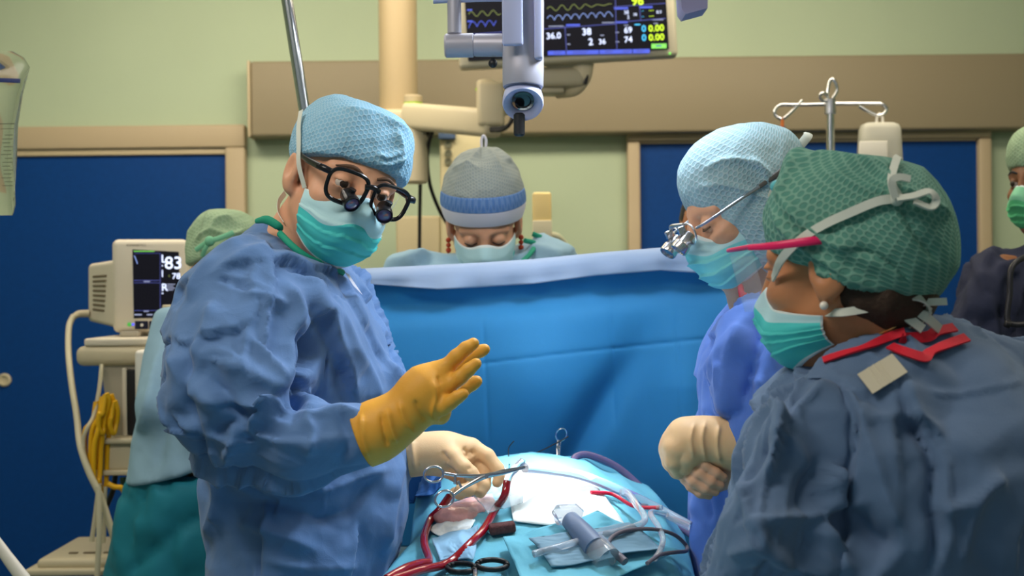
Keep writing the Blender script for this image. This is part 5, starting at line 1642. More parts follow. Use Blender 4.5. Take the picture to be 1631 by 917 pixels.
G = np.array([[drape_pt(i / (NS - 1), .0 + 1.0 * j / (NT - 1)) for i in range(NS)] for j in range(NT)])
dr = MB().grid(G)
DR = empty('screen_drape', (.1, DY, .0), 'upright blue screen drape between the surgeon and the woman with the white headband', 'drape')
SD = dr.build('sheet', M_drape, DR, sharp=None)
md = SD.modifiers.new('thickness', 'SOLIDIFY'); md.thickness = .0016; md.offset = 1
# pale folded band over the top
rows = []
def band_h(u): return np.interp(u, [520, 600, 700, 770, 850, 950, 1050, 1110, 1220], [14, 20, 33, 33, 33, 30, 30, 40, 38])
for i in range(NS):
    s_ = i / (NS - 1); u = 520 + s_ * 700
    top = drape_pt(s_, 0)
    h_ = band_h(u) * DY / FPX
    ww = .003 * math.sin(s_ * 30) + .003 * math.sin(s_ * 71)
    rr = [top + [0, .010, -.06], top + [0, .012, -.01], top + [0, .006, .003], top + [0, -.004, .0035], top + [0, -.020 - ww * .3, -.006]]
    for q in (.3, .6, .9, 1.0):
        rr.append(top + [0, -.026 - ww * q + .002 * math.sin(q * 6 + s_ * 20), -.006 - h_ * q])
    rr.append(top + [0, -.022 - ww, -.006 - h_ * .995])
    rows.append(rr)
mb_ = MB().grid(np.array(rows).transpose(1, 0, 2))
BD = mb_.build('folded_band', M_drape_band, DR, sharp=None)
MB().tube([drape_pt(.0, 0) + [0, .004, 0], drape_pt(0, 0) * [1, 1, 0] + [0, .02, .0]], .01, 12).tube([drape_pt(1, 0) + [0, .004, 0], drape_pt(1, 0) * [1, 1, 0] + [0, .02, .0]], .01, 12).build('pole', M_chrome, DR)

# operating table
TX = .055
tb_ = empty('operating_table', (TX, 1.9, 0), 'operating table hidden under the light blue field drapes', 'operating table')
MB().box((TX, 1.78, .86), (.36, 1.8, .07), .02).build('mattress', M_black, tb_)
MB().box((TX, 1.78, .79), (.38, 1.82, .05), .01).build('table_top', M_steel, tb_)
MB().box((TX, 1.95, .42), (.26, .34, .72), .03).box((TX, 1.95, .05), (.5, 1.0, .1), .03).build('pedestal', M_steel, tb_)

# the patient under the drapes, lying with the head behind the screen
frp = (np.stack([np.array([0, 0, 1.0]), np.array([1.0, 0, 0]), np.array([0, 1.0, 0])], 1), np.array([TX, 2.63, .99]))
F = Field(axis_pts(TX - .27, TX + .27, TX - .12, TX + .12, .008, .012), axis_pts(.95, 3.05, 2.0, 3.0, .008, .02), axis_pts(.9, 1.25, .92, 1.22, .008, .01))
head_on(F, frp, True)
F.add(F.capsule((TX, 2.57, .98), (TX, 2.46, 1.0), .06, .065), .03)
F.add(F.ellip((TX, 2.32, 1.0), (.185, .24, .10)), .05)
F.add(F.ellip((TX - .02, 2.2, 1.02), (.17, .24, .10)), .05)
F.add(F.ellip((TX, 1.9, .965), (.16, .2, .07)), .05)
for sg in (1, -1):
    F.add(F.capsule((TX + .09 * sg, 1.8, .95), (TX + .1 * sg, 1.38, .95), .065, .05), .04)
    F.add(F.capsule((TX + .1 * sg, 1.38, .97), (TX + .1 * sg, .98, .96), .055, .04), .03)
V, Fa = F.mesh(); V = relax(V.astype(float), Fa, 2)
PT = finish(mesh_obj('person', V, Fa, mat('skin_rosy', rgb(226, 168, 160), .45, sss=.1, var=.06, var_scale=30)), 'patient lying covered by light blue field drapes, only a patch of skin bare', 'person')

# draped body: a mound of cloth that falls over the table's sides
def mound(x, y):
    zc = np.interp(y, [.85, 1.3, 1.6, 1.8, 1.95, 2.05, 2.15, 2.28, 2.38, 2.46, 2.52], [1.045, 1.03, 1.02, 1.045, 1.095, 1.135, 1.165, 1.192, 1.188, 1.165, 1.14])
    dx = x - TX
    if dx < 0:
        dx /= 1 + .32 * min(max((2.06 - y) / .16, 0), 1)
    fall = np.interp(dx, [-.35, -.26, -.242, -.228, -.20, -.12, -.02, .08, .14, .20, .240, .258, .28], [-.58, -.55, -.20, -.065, -.030, -.006, 0, -.012, -.035, -.068, -.115, -.22, -.55])
    n1 = mnoise.noise(Vector((x * 9, y * 7, 1.0))) * .012 + (0.3 - abs(mnoise.noise(Vector((x * 15 + 3, y * 12, 4.0))))) * .012
    return zc + fall + n1
nx_, ny_ = 150, 210
xs_ = np.linspace(TX - .34, TX + .28, nx_); ys_ = np.linspace(.85, 2.52, ny_)
# opening over the wound
def on_field(u, v, lift=.0):
    """where the line of sight meets the draped mound"""
    d = W(u, v, 1.0) - CAM
    for Y in np.linspace(1.2, 2.5, 400):
        p = CAM + d * Y
        if p[2] <= mound(p[0], p[1]):
            return p + np.array([0, -lift * .3, lift])
    return CAM + d * 2.45
HC = on_field(744, 808)
def hole(x, y):
    return ((x - HC[0]) / .046) ** 2 + ((y - HC[1]) / .042) ** 2 < 1
Gv = np.array([[[x, y, mound(x, y)] for x in xs_] for y in ys_])
fb = MB()
fs = []
for j in range(ny_ - 1):
    for i in range(nx_ - 1):
        if not hole((xs_[i] + xs_[i + 1]) / 2, (ys_[j] + ys_[j + 1]) / 2):
            fs.append([j * nx_ + i, j * nx_ + i + 1, (j + 1) * nx_ + i + 1, (j + 1) * nx_ + i])
fb.add(Gv.reshape(-1, 3), fs)
FD = finish(fb.build('field_drape', M_field, None, sharp=None), 'light blue drape over the patient, brightly lit in the middle', 'drape')
md = FD.modifiers.new('thickness', 'SOLIDIFY'); md.thickness = .0015; md.offset = 1
# raised wound edges: soft rosy tissue in the opening
F = Field.box(HC - [.09, .09, .06], HC + [.09, .09, .05], .003)
F.add(F.ellip(HC + [-.014, -.012, -.010], (.044, .045, .020)), .01)
F.add(F.ellip(HC + [.018, .012, -.004], (.034, .032, .020)), .012)
F.add(F.ellip(HC + [.034, .022, .004], (.014, .012, .012)), .01)
V, Fa = F.mesh(); V = relax(V.astype(float), Fa, 1); V = crumple(V, vnormals(V, Fa), .0018, 45, 2)
mesh_obj('wound', V, Fa, mat('wound_tissue', rgb(224, 168, 164), .4, sss=.15, var=.2, var_scale=60, bump=.3, bump_scale=120, coat=.3), PT)

def sheet(name, outline, m, parent=None, lift=.006, wob=.004, n=26, th=.0015, seed=0):
    """a cloth laid on the mound: four corners in picture coordinates"""
    A, B, C_, D = [np.array(q, float) for q in outline]
    rows = []
    for j in range(n + 1):
        t = j / n; row = []
        for i in range(n + 1):
            s_ = i / n
            q = (A * (1 - s_) + B * s_) * (1 - t) + (D * (1 - s_) + C_ * s_) * t
            q = q + 2.0 * np.array([math.sin(t * 4 + seed), math.sin(s_ * 4 + seed * 2)])
            p = on_field(q[0], q[1], lift)
            p = p + [0, 0, wob * (mnoise.noise(Vector((s_ * 2.2 + seed, t * 2.2, seed))) + .5 * (0.3 - abs(mnoise.noise(Vector((s_ * 3, t * 3 + seed, 2)))))) + wob * .3]
            row.append(p)
        rows.append(row)
    o = MB().grid(np.array(rows)).build(name, m, parent, sharp=None)
    md = o.modifiers.new('thickness', 'SOLIDIFY'); md.thickness = th; md.offset = 1
    return o
finish(sheet('gauze_sheet', [(800, 752), (938, 770), (1010, 862), (820, 835)], M_gauze, lift=.006, wob=.006, seed=1), 'white gauze under the lamp in the middle of the field, right of the red tube', 'gauze')
finish(sheet('gauze_sheet', [(736, 782), (800, 757), (838, 805), (700, 842)], M_gauze, lift=.008, wob=.006, seed=3) if False else sheet('gauze_sheet', [(684, 852), (706, 826), (756, 838), (724, 872)], M_gauze, lift=.006, wob=.004, seed=3), 'pale gauze flap at the left wound edge behind the red tube', 'gauze')
finish(sheet('clear_film', [(752, 806), (832, 776), (832, 816), (776, 838)], M_film, lift=.018, wob=.006, seed=5), 'clear adhesive film over the wound edge under the clamp', 'plastic film')
finish(sheet('front_drape', [(800, 876), (950, 838), (1085, 902), (850, 990)], M_field, lift=.019, wob=.008, seed=7, n=40), 'teal drape across the near side of the field, in front of the bright gauze', 'drape')
finish(sheet('towel', [(660, 760), (712, 752), (702, 800), (640, 812)], mat('towel_blue', rgb(24, 84, 148), .7, bump=.05, bump_scale=300, crease=.3, crease_scale=16), lift=.012, wob=.02, seed=9), 'dark blue crumpled towel below the cream-gloved left hand', 'towel')
finish(sheet('drape_flap', [(690, 868), (764, 846), (752, 900), (700, 905)], mat('flap_blue', rgb(150, 196, 226), .7), lift=.008, wob=.006, seed=11), 'pale blue flap between the two red tubes', 'drape')
finish(sheet('grey_cover', [(842, 886), (1000, 862), (1060, 905), (880, 930)], mat('cover_lilac', rgb(124, 162, 184), .6), lift=.028, wob=.005, seed=13), 'grey lilac plastic cover under the suction tubes', 'cover')

# red-brown sponge
sp_ = on_field(800, 852, .012)
b = MB(); b.box(sp_, (.042, .02, .016), .004, ax=[nrm([1, .15, .1]), nrm([-.15, 1, .1]), nrm([-.1, -.1, 1])])
o = b.build('swab', mat('swab_brown', rgb(98, 62, 62), .9, bump=.8, bump_scale=260, var=.25, var_scale=120)); finish(o, 'brown-red soaked swab lying beside the red tube', 'swab')
SWO = o

# red tubes
def tubeobj(name, pts, r, m, label, cat, n=14, group=None):
    o = MB().tube(spline([np.array(p) for p in pts], 10), r, n).build(name, m)
    return finish(o, label, cat, group)
RT = [W(808, 766, 2.03), W(803, 790, 2.02), on_field(790, 822, .014), on_field(772, 852, .012), on_field(748, 878, .012), W(714, 896, 1.90), W(670, 908, 1.845), W(620, 925, 1.79)]
rt = empty('blood_tube', RT[3], 'red blood-filled tube rising from the lower left to the clamp jaws', 'tube')
MB().tube(spline(RT, 10), .0066, 16).build('blood_tube_hose', M_blood, rt)
MB().tube(spline([W(808, 767, 2.03), W(813, 754, 2.03), W(822, 745, 2.03), W(830, 736, 2.03), W(833, 731, 2.03)]), [.0062, .0070, .0066, .0066, .0045], 16).build('clear_end', M_clear, rt)
RT2 = [W(716, 790, 2.09), W(700, 812, 2.07), on_field(686, 838, .012), on_field(677, 862, .012), on_field(677, 880, .012), W(683, 893, 1.895), W(668, 897, 1.87), W(645, 905, 1.835), W(615, 922, 1.79)]
tubeobj('blood_tube', RT2, .0066, M_blood, 'red tube looping down left of the clamp rings', 'tube')
# clear drain tubes to the right
tubeobj('drain_tube', [W(836, 745, 2.06), W(870, 748, 2.1), W(925, 757, 2.13), W(985, 780, 2.15), W(1040, 806, 2.16), W(1100, 838, 2.12)], .0085, M_clear, 'thick clear drain tube arching right from the clamp', 'tube')
tubeobj('drain_tube', [W(912, 738, 2.30), W(918, 727, 2.32), W(940, 725, 2.33), W(985, 745, 2.33), W(1030, 785, 2.30), W(1075, 830, 2.22), W(1110, 858, 2.16)], .0068, mat('tube_mauve', rgb(134, 118, 158), .2, trans=.3, ior=1.2, coat=.5), 'mauve drain tube looping behind the thick clear one', 'tube')
tubeobj('drain_tube', [W(912, 736, 2.31), W(928, 752, 2.30), W(950, 772, 2.26), W(985, 792, 2.2), W(1030, 808, 2.16)], .006, mat('tube_rose', rgb(150, 110, 140), .2, trans=.25, ior=1.2, coat=.5), 'short rosy tube branch passing under the thick clear tube', 'tube')
ct = empty('catheter', W(1000, 800, 2.08), 'thin bright red catheter lying across the field on the right', 'catheter')
MB().tube(spline([on_field(941, 795, .012), on_field(975, 801, .016), W(1010, 806, 2.1), W(1050, 808.5, 2.08)]), .0034, 10).build('catheter_hose', mat('catheter_red', rgb(206, 22, 58), .3, coat=.4), ct)
MB().cyl(W(1046, 808, 2.082), W(1055, 808, 2.078), .0042, 14).build('connector', M_clear, ct)
o = MB().box(W(1010, 806, 2.17), (.04, .012, .026), .003, ax=[nrm([1, 0, -.7]), [0, 1, 0], nrm([.7, 0, 1])]).build('tape', mat('tape_blue', rgb(22, 48, 190), .5)); finish(o, 'deep blue tape holding the tubes at the right edge of the field', 'tape')
SUC = [on_field(988, 812, 0.032), on_field(1000, 818, 0.036), on_field(1014, 838, 0.036), on_field(1026, 856, 0.036), on_field(1020, 868, 0.036), on_field(990, 878, 0.036), on_field(950, 888, 0.036), on_field(905, 904, 0.038), on_field(850, 918, 0.036)]
tubeobj('suction_tube', SUC, .0056, M_clear, 'clear suction tube bent sharply in front of the bright gauze', 'tube')
tubeobj('suction_tube', [on_field(1062, 848, 0.032), on_field(1040, 847, 0.036), on_field(1036, 853, 0.036), on_field(1048, 872, 0.036), on_field(1055, 892, 0.036), on_field(1050, 910, 0.034), on_field(1042, 922, 0.034)], .0048, M_clear, 'second clear tube curling near the assistant', 'tube')
M_cable = mat('cable_grey', rgb(112, 104, 112), .45)
cb = empty('cautery_pen', on_field(975, 908), 'grey diathermy pen with looped cable at the lower right of the field', 'instrument')
MB().tube(spline([on_field(966, 900, 0.032), on_field(976, 888, 0.036), on_field(1000, 878, 0.036), on_field(1040, 876, 0.036), on_field(1072, 884, 0.036), on_field(1091, 898, 0.034), on_field(1092, 908, 0.034), on_field(1075, 911, 0.034), on_field(1050, 916, 0.034), on_field(1030, 930, 0.034)]), .0032, 10).build('cable', M_cable, cb)
MB().tube(spline([on_field(963, 898, 0.032), on_field(975, 910, 0.034), on_field(995, 928, 0.034)]), [.0035, .006, .0065], 12).build('handle', M_cable, cb)
# suction handle: clear cap over a mauve barrel
sc_ = empty('suction_wand', on_field(925, 880), 'mauve suction handle with clear cap at the bottom of the field', 'instrument')
p0_, p1_ = on_field(906, 866, 0.042), on_field(948, 908, 0.036)
MB().tube([p0_, p0_ + (p1_ - p0_) * .04, p0_ + (p1_ - p0_) * .5, p1_], [.012, .0145, .0175, .0185], 24).build('barrel', mat('barrel_mauve', rgb(112, 130, 160), .4), sc_)
MB().tube([on_field(886, 858, 0.038), on_field(888, 858, 0.040), on_field(915, 862, 0.044), on_field(924, 864, 0.042)], [.010, .016, .018, .013], 20).build('cap', M_clear, sc_)
p2_, p3_ = on_field(944, 902, 0.036), on_field(968, 925, 0.034)
MB().tube([p2_, p2_ + (p3_ - p2_) * .1, p3_], [.018, .021, .021], 24).build('clear_barrel', M_clear, sc_)
# sutures
M_sut = mat('suture_blue', rgb(40, 110, 160), .5)
tubeobj('suture', [on_field(880, 800, .008), on_field(905, 820, .010), on_field(925, 832, .010), on_field(950, 838, .010), on_field(968, 836, .014)], .0012, M_sut, 'thin blue suture lying across the bright gauze', 'suture', 6)
nd = empty('needle_holder', on_field(985, 850), 'slim dark forceps lying at the right of the bright gauze', 'instrument')
MB().tube(spline([on_field(957, 832, .018), on_field(965, 842, .014), on_field(980, 852, .014), on_field(1000, 862, .012)]), [.0010, .0018, .0028, .003], 8).build('forceps_blade', M_steel, nd)
MB().tube(spline([on_field(959, 836, .018), on_field(966, 846, .012), on_field(978, 855, .012), on_field(997, 864, .010)]), [.0010, .0018, .0026, .003], 8).build('forceps_blade', M_steel, nd)
tubeobj('suture', [on_field(812, 752, .01) + [0, 0, .004], W(811, 735, 2.28), W(810, 715, 2.3), W(815, 706, 2.3), W(819, 702, 2.3)], .001, M_black, 'thin black suture end standing up behind the clamp', 'suture', 6)
tubeobj('suture', [W(812, 727, 2.36), W(850, 722, 2.38), W(885, 706, 2.4), W(905, 695, 2.42)], .0012, M_black, 'black suture line running from behind the mound to the far forceps', 'suture', 6)

# ---- the clamp in the cream-gloved hand: two ringed arms, crossing shafts, slim jaws
def hemostat(name, label, tip, r1, r2, rr, Yt, Yr, m, n_=None, w=.0030):
    """tip, ring centres in picture coordinates; ring radius in px"""
    root = empty(name, W(*tip, Yt), label, 'clamp')
    T_ = W(*tip, Yt); A_ = W(*r1, Yr); B_ = W(*r2, Yr)
    X_ = T_ + (A_ + B_ - 2 * T_) * .5 * .46            # the box joint
    pn = nrm(np.cross(A_ - T_, B_ - T_))
    for k_, (Rc, other) in enumerate(((A_, B_), (B_, A_))):
        a1 = nrm(Rc - X_); a2 = nrm(np.cross(pn, a1))
        side = nrm((other - Rc) - a1 * ((other - Rc) @ a1))
        rw = rr * Yr / FPX
        b = MB()
        ring = [Rc + rw * (1.12 * math.cos(t_) * nrm(Rc - T_) + .88 * math.sin(t_) * nrm(np.cross(pn, nrm(Rc - T_)))) for t_ in np.linspace(0, 2 * math.pi, 30, endpoint=False)]
        b.tube(ring, .0020, 10, close=True)
        start = Rc - nrm(Rc - T_) * rw * 1.1 
        off = pn * (.0016 if k_ else -.0016)
        b.tube(spline([start, start * .6 + X_ * .4 + side * .002 + off, X_ + off, X_ * .55 + T_ * .45 - side * .0012 + off * .4, T_ - side * .0005]), [.0024, .0028, .0042, .0034, .0020], 10, flat=.7)
        b.build('clamp_arm', m, root)
        rt_ = start * .72 + X_ * .28
        MB().box(rt_ + side * .008, (.016, .0022, .004), .0006, ax=[side, pn, nrm(np.cross(side, pn))]).build('ratchet', m, root)
    MB().cyl(X_ - pn * .005, X_ + pn * .005, .0034, 16).build('pivot', m, root)
    return root
M_inst = mat('instrument_steel', (.62, .60, .64), .16, metal=1)
hemostat('hemostat_clamp', 'long steel ring-handled clamp held by the cream glove, jaws biting the clear tube end', (836, 744), (691, 755), (708, 794), 14, 2.015, 1.985, M_inst)
h2 = empty('forceps', W(893, 715, 2.46), 'upright steel ring-handled forceps against the blue screen drape', 'forceps')
b = MB()
cR = W(894, 692, 2.46); rx_, rz_ = 8.5 * 2.46 / FPX, 10 * 2.46 / FPX
b.tube([cR + [rx_ * math.cos(t_) + .002 * math.sin(t_), 0, rz_ * math.sin(t_)] for t_ in np.linspace(0, 2 * math.pi, 28, endpoint=False)], .0017, 8, close=True)
b.tube(spline([W(889, 701, 2.46), W(888, 715, 2.45), W(889, 735, 2.43), W(892, 756, 2.40)]), [.002, .0028, .0024, .0018], 8)
b.build('ring_arm', M_inst, h2)
MB().tube(spline([W(893, 703, 2.47), W(891, 717, 2.455), W(890, 735, 2.435), W(893, 756, 2.405)]), [.0015, .0026, .0024, .0018], 8).cyl(W(889, 712, 2.445), W(889, 712, 2.465), .004, 12).build('forceps_arm', M_inst, h2)
# black scissors handles at the lower edge
sz_ = empty('scissors', on_field(780, 905), 'black-handled scissors cut by the bottom edge, in front of the red tube', 'scissors')
for uc, vc, ru, rv in ((735, 918, 22, 7), (784, 913, 24, 8)):
    ring = [on_field(uc + ru * math.cos(t_), vc + rv * math.sin(t_), .014) for t_ in np.linspace(0, 2 * math.pi, 32, endpoint=False)]
    MB().tube(ring, .0042, 10, close=True).build('finger_ring', M_black, sz_)
MB().tube(spline([on_field(757, 920, .014), on_field(757, 935, .014), on_field(757, 960, .014)]), .004, 8).build('blade', M_inst, sz_)

# ================================================================== monitor on its cart at the left
CY = 3.45
KC = CY / FPX
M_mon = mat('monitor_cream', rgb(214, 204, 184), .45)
M_mongrey = mat('monitor_grey', rgb(176, 168, 150), .5)  # darker, greyer cream for the cart's body and feet
cart = empty('equipment_cart', (*W(225, 800, CY)[:2], 0), 'cream equipment cart with drawer bracket and cables, before the left blue door', 'cart')
def wpx(u0, u1): return (u1 - u0) * KC
c = W(225, 562, CY)
MB().box(c + [wpx(0, 10), 0, 0], (wpx(148, 320), .3, 30 * KC), .018).build('top', M_cream, cart)
MB().box(W(238, 541, CY), (wpx(158, 310), .29, 12 * KC), .006).build('top_tray', M_mon, cart)
G = []
for v, l, r_ in ((576, 158, 330), (600, 163, 330), (650, 170, 330), (694, 176, 330)):
    row = []
    for (u, y) in ((l, CY - .13), (r_, CY - .13), (r_, CY + .12), (l, CY + .12)):
        row.append(W(u, v, y))
    G.append(row)
bx = MB().grid(np.array(G), closed=True)
bx.f += [[3, 2, 1, 0], [12, 13, 14, 15]]; bx.m += [0, 0]
bx.build('column_body', M_mongrey, cart, sharp=30)
MB().box(W(214, 640, CY - .135), (wpx(203, 226), .012, 100 * KC), .004).build('dark_slot', M_black, cart)
MB().box(W(199.5, 640, CY - .136), (wpx(196, 203), .014, 104 * KC), .003).build('slot_trim', M_mon, cart)
MB().box(W(192, 724, CY - .15), (wpx(151, 232), .06, 46 * KC), .012).box(W(192, 700, CY - .16), (wpx(149, 234), .075, 9 * KC), .006).box(W(192, 750, CY - .16), (wpx(152, 234), .07, 8 * KC), .004).build('drawer', M_cream, cart)
MB().cyl(W(237, 745, CY), W(237, 875, CY), .04, 20).build('stem', M_mongrey, cart)
bs = MB()
bs.box(W(150, 889, CY - .12), (wpx(80, 220), .34, 10 * KC), .006)
bs.box(W(152, 879, CY - .12), (wpx(95, 212), .3, 16 * KC), .012)
bs.build('base_shelf', M_cream, cart)
for u, v in ((117, 871), (150, 871), (172, 867), (140, 866)):
    p = W(u, v, CY - .2)
    MB().box((p[0], p[1], W(150, 870.6, CY - .12)[2] - .0005 + .002), (.022, .012, .003), .001).build('slot', mat('slot_brown', rgb(112, 98, 78), .7), cart)
MB().box(W(128, 905, CY - .1) * [1, 1, 0] + [0, 0, .25], (.13, .12, .5), .01).build('pedestal', M_mongrey, cart)
MB().box((W(150, 900, CY)[0], CY - .05, .04), (.4, .45, .06), .02).build('foot', M_mongrey, cart)
# grey holder on the right side of the cart
hd2 = MB().box(W(236, 600, CY - .2), (wpx(218, 252), .05, 82 * KC), .012).box(W(248, 572, CY - .19), (wpx(236, 268), .07, 30 * KC), .01)
hd2.build('cuff_holder', M_white, cart)
MB().box(W(268, 520, CY - .17), (wpx(262, 276), .03, 66 * KC), .004).build('side_post', M_cream, cart)

pm = empty('bedside_monitor', W(228, 535, CY), 'cream bedside monitor with dark screen reading 83, standing on the cart at the left', 'monitor')
# its face looks to the right of the camera: the left flank shows
yaw = R(20)
mx_ = np.array([math.cos(yaw), math.sin(yaw) * .55, 0]); mx_ = nrm(mx_)
my_ = np.array([-mx_[1], mx_[0], 0]); mz_ = np.array([0, 0, 1.0])
MAX = [mx_, my_, mz_]
fc = W(240, 455, CY - .02)
MB().box(fc + my_ * .03, (116 * KC, .075, 147 * KC), .016, ax=MAX).build('front_housing', M_mon, pm)
rear = MB().box(fc + my_ * .14 - mx_ * (44 * KC) + [0, 0, .004], (116 * KC, .16, 108 * KC), .02, ax=MAX)
rear = MB()
L0 = [W(139, 420, CY + .2), W(139, 512, CY + .2), W(190, 524, CY + .04), W(190, 412, CY + .04)]
rr_ = []
for f_ in (0, 1):
    off_ = np.array([.19 * f_, .10 * f_, 0])
    rr_.append([q + off_ for q in L0])
rv = rr_[0] + rr_[1]
rear.add(rv, [[0, 1, 2, 3], [7, 6, 5, 4]] + [[(i + 1) % 4, i, 4 + i, 4 + (i + 1) % 4] for i in range(4)])
RB = rear.build('rear_housing', M_mon, pm, sharp=20)
bv = RB.modifiers.new('bevel', 'BEVEL'); bv.width = .012; bv.segments = 3
nL = nrm(np.cross(L0[3] - L0[0], L0[1] - L0[0])); 
if nL[1] > 0: nL = -nL
for k_ in range(8):
    t_ = .23 + k_ * .077
    a_ = L0[0] + (L0[1] - L0[0]) * t_; b_ = L0[3] + (L0[2] - L0[3]) * t_
    q0, q1 = a_ + (b_ - a_) * .2, a_ + (b_ - a_) * (.62 - .01 * k_)
    MB().tube([q0 + nL * .0008, (q0 + q1) / 2 + nL * .0008, q1 + nL * .0008], .0034, 8, flat=.6).build('vent_slot', mat('slot_brown', rgb(112, 98, 78), .7), RB)
def mp(u, v, out=0):
    """a point on the monitor's face from picture coordinates"""
    d = W(u, v, 1.0) - CAM
    pl = fc + my_ * (-.0075)
    t_ = ((pl - CAM) @ my_) / (d @ my_)
    return CAM + d * t_ - my_ * out
def quad(b, u0, v0, u1, v1, mi, out, sk=0.0):
    b.add([mp(u0, v1, out), mp(u1, v1 + sk, out), mp(u1, v0 + sk, out), mp(u0, v0, out)], [[0, 1, 2, 3]], mi)
s = MB()
f4 = [mp(211, 397, .001), mp(213, 507, .001), mp(287, 505, .001), mp(285, 401, .001)]
b4 = [q + my_ * .004 for q in f4]
s.add(f4 + b4, [[0, 1, 2, 3], [7, 6, 5, 4]] + [[(i + 1) % 4, i, 4 + i, 4 + (i + 1) % 4] for i in range(4)], 0)
AXm = [mx_, mz_, -my_]
def Tm(txt, u, v, px, mi, bold=0): s.text(txt, mp(u, v, .0016), AXm, px * KC * 1.38, mi, bold)
Tm('83', 262, 428, 20, 1, .0004); Tm('78', 274, 444, 9.5, 1, .0002); Tm('R', 257, 463, 12, 1, .0002); Tm('L', 256.5, 418, 13, 1, .0002); Tm('c', 268, 441, 5, 6)
for q in ((258, 422, 259.5, 424), (258, 430, 259.5, 441), (258, 466, 260, 468)): quad(s, *q, 1, .0014)
for k_ in range(4): quad(s, 264 + (k_ == 0) * 2, 452 + k_ * 3, 279 - (k_ % 2) * 3, 453.2 + k_ * 3, 9, .0014)
for q in ((213, 446, 256, 446.8), (213, 450, 256, 450.6), (213, 494, 284, 494.6), (214, 403, 256, 403.5), (255, 403, 255.6, 494)): quad(s, *q, 8, .0013)
for q in ((214, 500, 226, 502), (234, 500, 243, 502), (250, 499.5, 258, 501.5), (229, 447.5, 239, 449), (229, 494.8, 237, 496.2)): quad(s, *q, 9, .0014)
quad(s, 213, 399.5, 246, 400.6, 7, .0014)
s.tube([mp(214, 407, .0014), mp(217, 414, .0014), mp(219, 420, .0014)], .0012, 6, 5, flat=.3)
s.build('screen', SM, pm, sharp=30)
pb = MB()
quad(pb, 215, 511, 236, 524, 0, .0014); quad(pb, 237.5, 511, 257, 524, 0, .0014); quad(pb, 258.5, 511, 276, 524, 0, .0014)
for u in (226, 247): pb.lathe(mp(u, 517.5, .0012), -my_, [(0, .0042), (.002, .0042), (.003, .003), (.003, .0003)], 16, 1)
pb.build('button_strip', [mat('button_navy', rgb(18, 20, 48), .4), M_white], pm, sharp=30)
MB().lathe(mp(206, 516.5, .001), -my_, [(0, .0055), (.003, .005), (.0034, .0003)], 18).build('power_button', mat('power_green', rgb(70, 150, 70), .4, emit=rgb(70, 150, 60), emit_strength=.5), pm)
MB().lathe(mp(212, 516.5, .001), -my_, [(0, .0035), (.002, .003), (.0024, .0003)], 14).build('status_light', glow('glow_indigo', rgb(70, 80, 230)), pm)
MB().text('SOMANETICS', mp(201, 392, .0012), AXm, 3.6 * KC * 1.38, 0).build('lettering', mat('print_brown', rgb(90, 76, 60), .6), pm, smooth=False)
MB().box(W(214, 531, CY), (wpx(196, 226), .1, 9 * KC), .004).build('foot', M_mongrey, pm)
MB().tube(spline([W(142, 499, CY + .18), W(125, 500, CY + .17), W(116, 506, CY + .15)]), [.011, .010, .007], 12).build('plug', M_cream, pm)
# cables
M_cab = mat('cable_cream', rgb(196, 188, 160), .5)
def cab(pts, r, m, label, Y0=None):
    return tubeobj('cable', [W(*p) for p in pts], r, m, label, 'cable')
cab([(117, 503, CY + .15), (110, 520, CY + .12), (109, 560, CY + .05), (114, 610, CY - .05), (122, 660, CY - .15), (128, 710, CY - .22), (142, 752, CY - .25), (160, 790, CY - .26), (178, 845, CY - .27), (186, 872, CY - .25)], .0085, M_cab, 'thick cream cable running down from the back of the monitor with screen 83')
cab([(162, 580, CY - .16), (158, 620, CY - .18), (150, 660, CY - .2), (140, 680, CY - .22), (133, 700, CY - .22), (136, 730, CY - .22), (150, 760, CY - .22)], .0055, M_cab, 'thin cream cable curling beside the yellow bundle')
cab([(158, 770, CY - .22), (152, 820, CY - .22), (146, 862, CY - .22)], .006, M_cab, 'cream cable dropping to the cart base, left one')
cab([(157, 775, CY - .3), (158, 850, CY - .32), (154, 930, CY - .33)], .007, M_cab, 'cream cable hanging in front of the cart base down to the picture edge')
cab([(168, 775, CY - .2), (166, 840, CY - .2), (165, 864, CY - .2)], .005, M_cab, 'slim grey cable right of the two cream ones')
cab([(186, 740, CY - .1), (180, 780, CY - .1), (168, 812, CY - .1), (172, 832, CY - .1), (192, 838, CY - .08)], .007, M_black, 'dark cable under the drawer bracket')
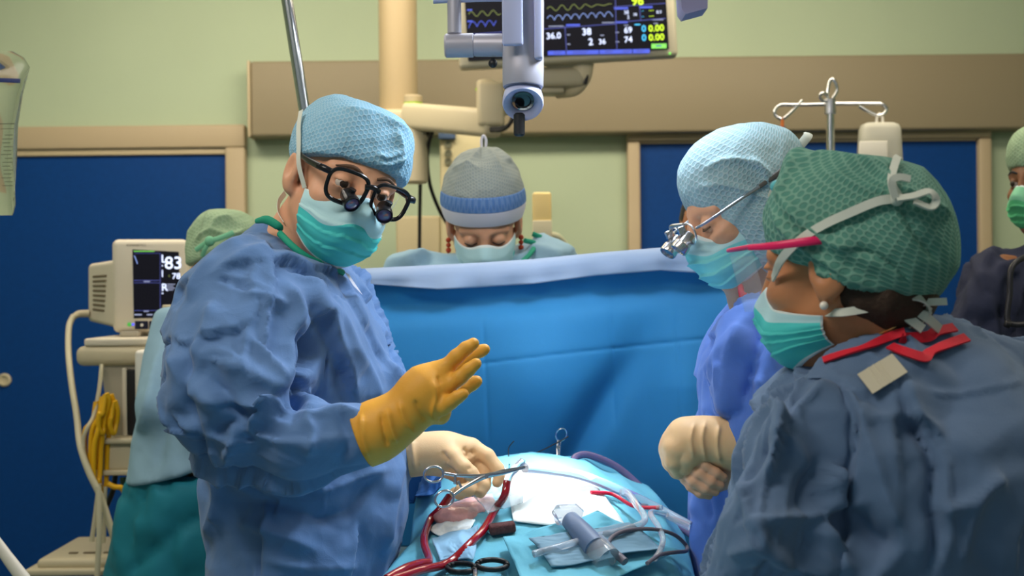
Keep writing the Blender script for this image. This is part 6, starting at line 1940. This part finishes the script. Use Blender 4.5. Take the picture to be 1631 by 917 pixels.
cab([(205, 800, CY - .1), (196, 820, CY - .12), (192, 850, CY - .12), (188, 875, CY - .1)], .009, M_cab, 'pale hose beside the petrol gown')
yb = empty('cable_bundle', W(165, 700, CY - .2), 'bundle of yellow cables hung in loops on the left flank of the cart', 'cable bundle')
M_yel = mat('cable_yellow', rgb(226, 172, 20), .4)
for k_, (u0, u1, vt, vb) in enumerate(((150, 136, 640, 730), (160, 146, 632, 745), (165, 158, 628, 690), (172, 168, 630, 690), (178, 176, 640, 690), (158, 150, 655, 768), (166, 160, 650, 782))):
    y_ = CY - .19 - .014 * (k_ % 3)
    MB().tube(spline([W(u0 + 3, vt, y_), W(u0 - 2, vt + 30, y_ - .01), W(u1, (vt + vb) / 2, y_ - .012), W(u1 - 1, vb - 12, y_ - .01), W(u1 + 5, vb, y_), W(u1 + 9, vb - 14, y_ + .01), W(u1 + 11, (vt + vb) / 2, y_ + .01), W(u0 + 9, vt + 12, y_ + .005), W(u0 + 5, vt - 2, y_)]), .0066, 10).build('cable_loop', M_yel, yb)
MB().tube(spline([W(172, 770, CY - .2), W(182, 775, CY - .2), W(192, 776, CY - .2), W(197, 782, CY - .19)]), .007, 10).build('cable_end', M_yel, yb)
cab([(196, 760, CY - .14), (200, 790, CY - .14), (198, 803, CY - .14)], .009, mat('cable_olive', rgb(60, 90, 70), .5), 'short olive hose end under the drawer bracket')
# white arm end at the lower left corner
ar = empty('support_arm', (*W(0, 880, 2.6)[:2], 0), 'white tapered arm reaching in at the lower left corner', 'support arm')
MB().tube([W(-6, 862, 2.6), W(12, 888, 2.58), W(40, 925, 2.55), W(60, 960, 2.53)], [.014, .016, .018, .018], 16, flat=.5).build('arm', M_white, ar)
MB().tube([W(60, 960, 2.53), W(62, 1100, 2.53), (W(62, 1100, 2.53) * [1, 1, 0])], .018, 16).build('post', M_white, ar)
# small red object behind the cart post
o = MB().box(W(258, 532, CY - .08), (.022, .03, .03), .006).build('connector', mat('connector_red', rgb(196, 30, 50), .4)); finish(o, 'small red connector lying on the cart top beside the bedside monitor', 'connector')
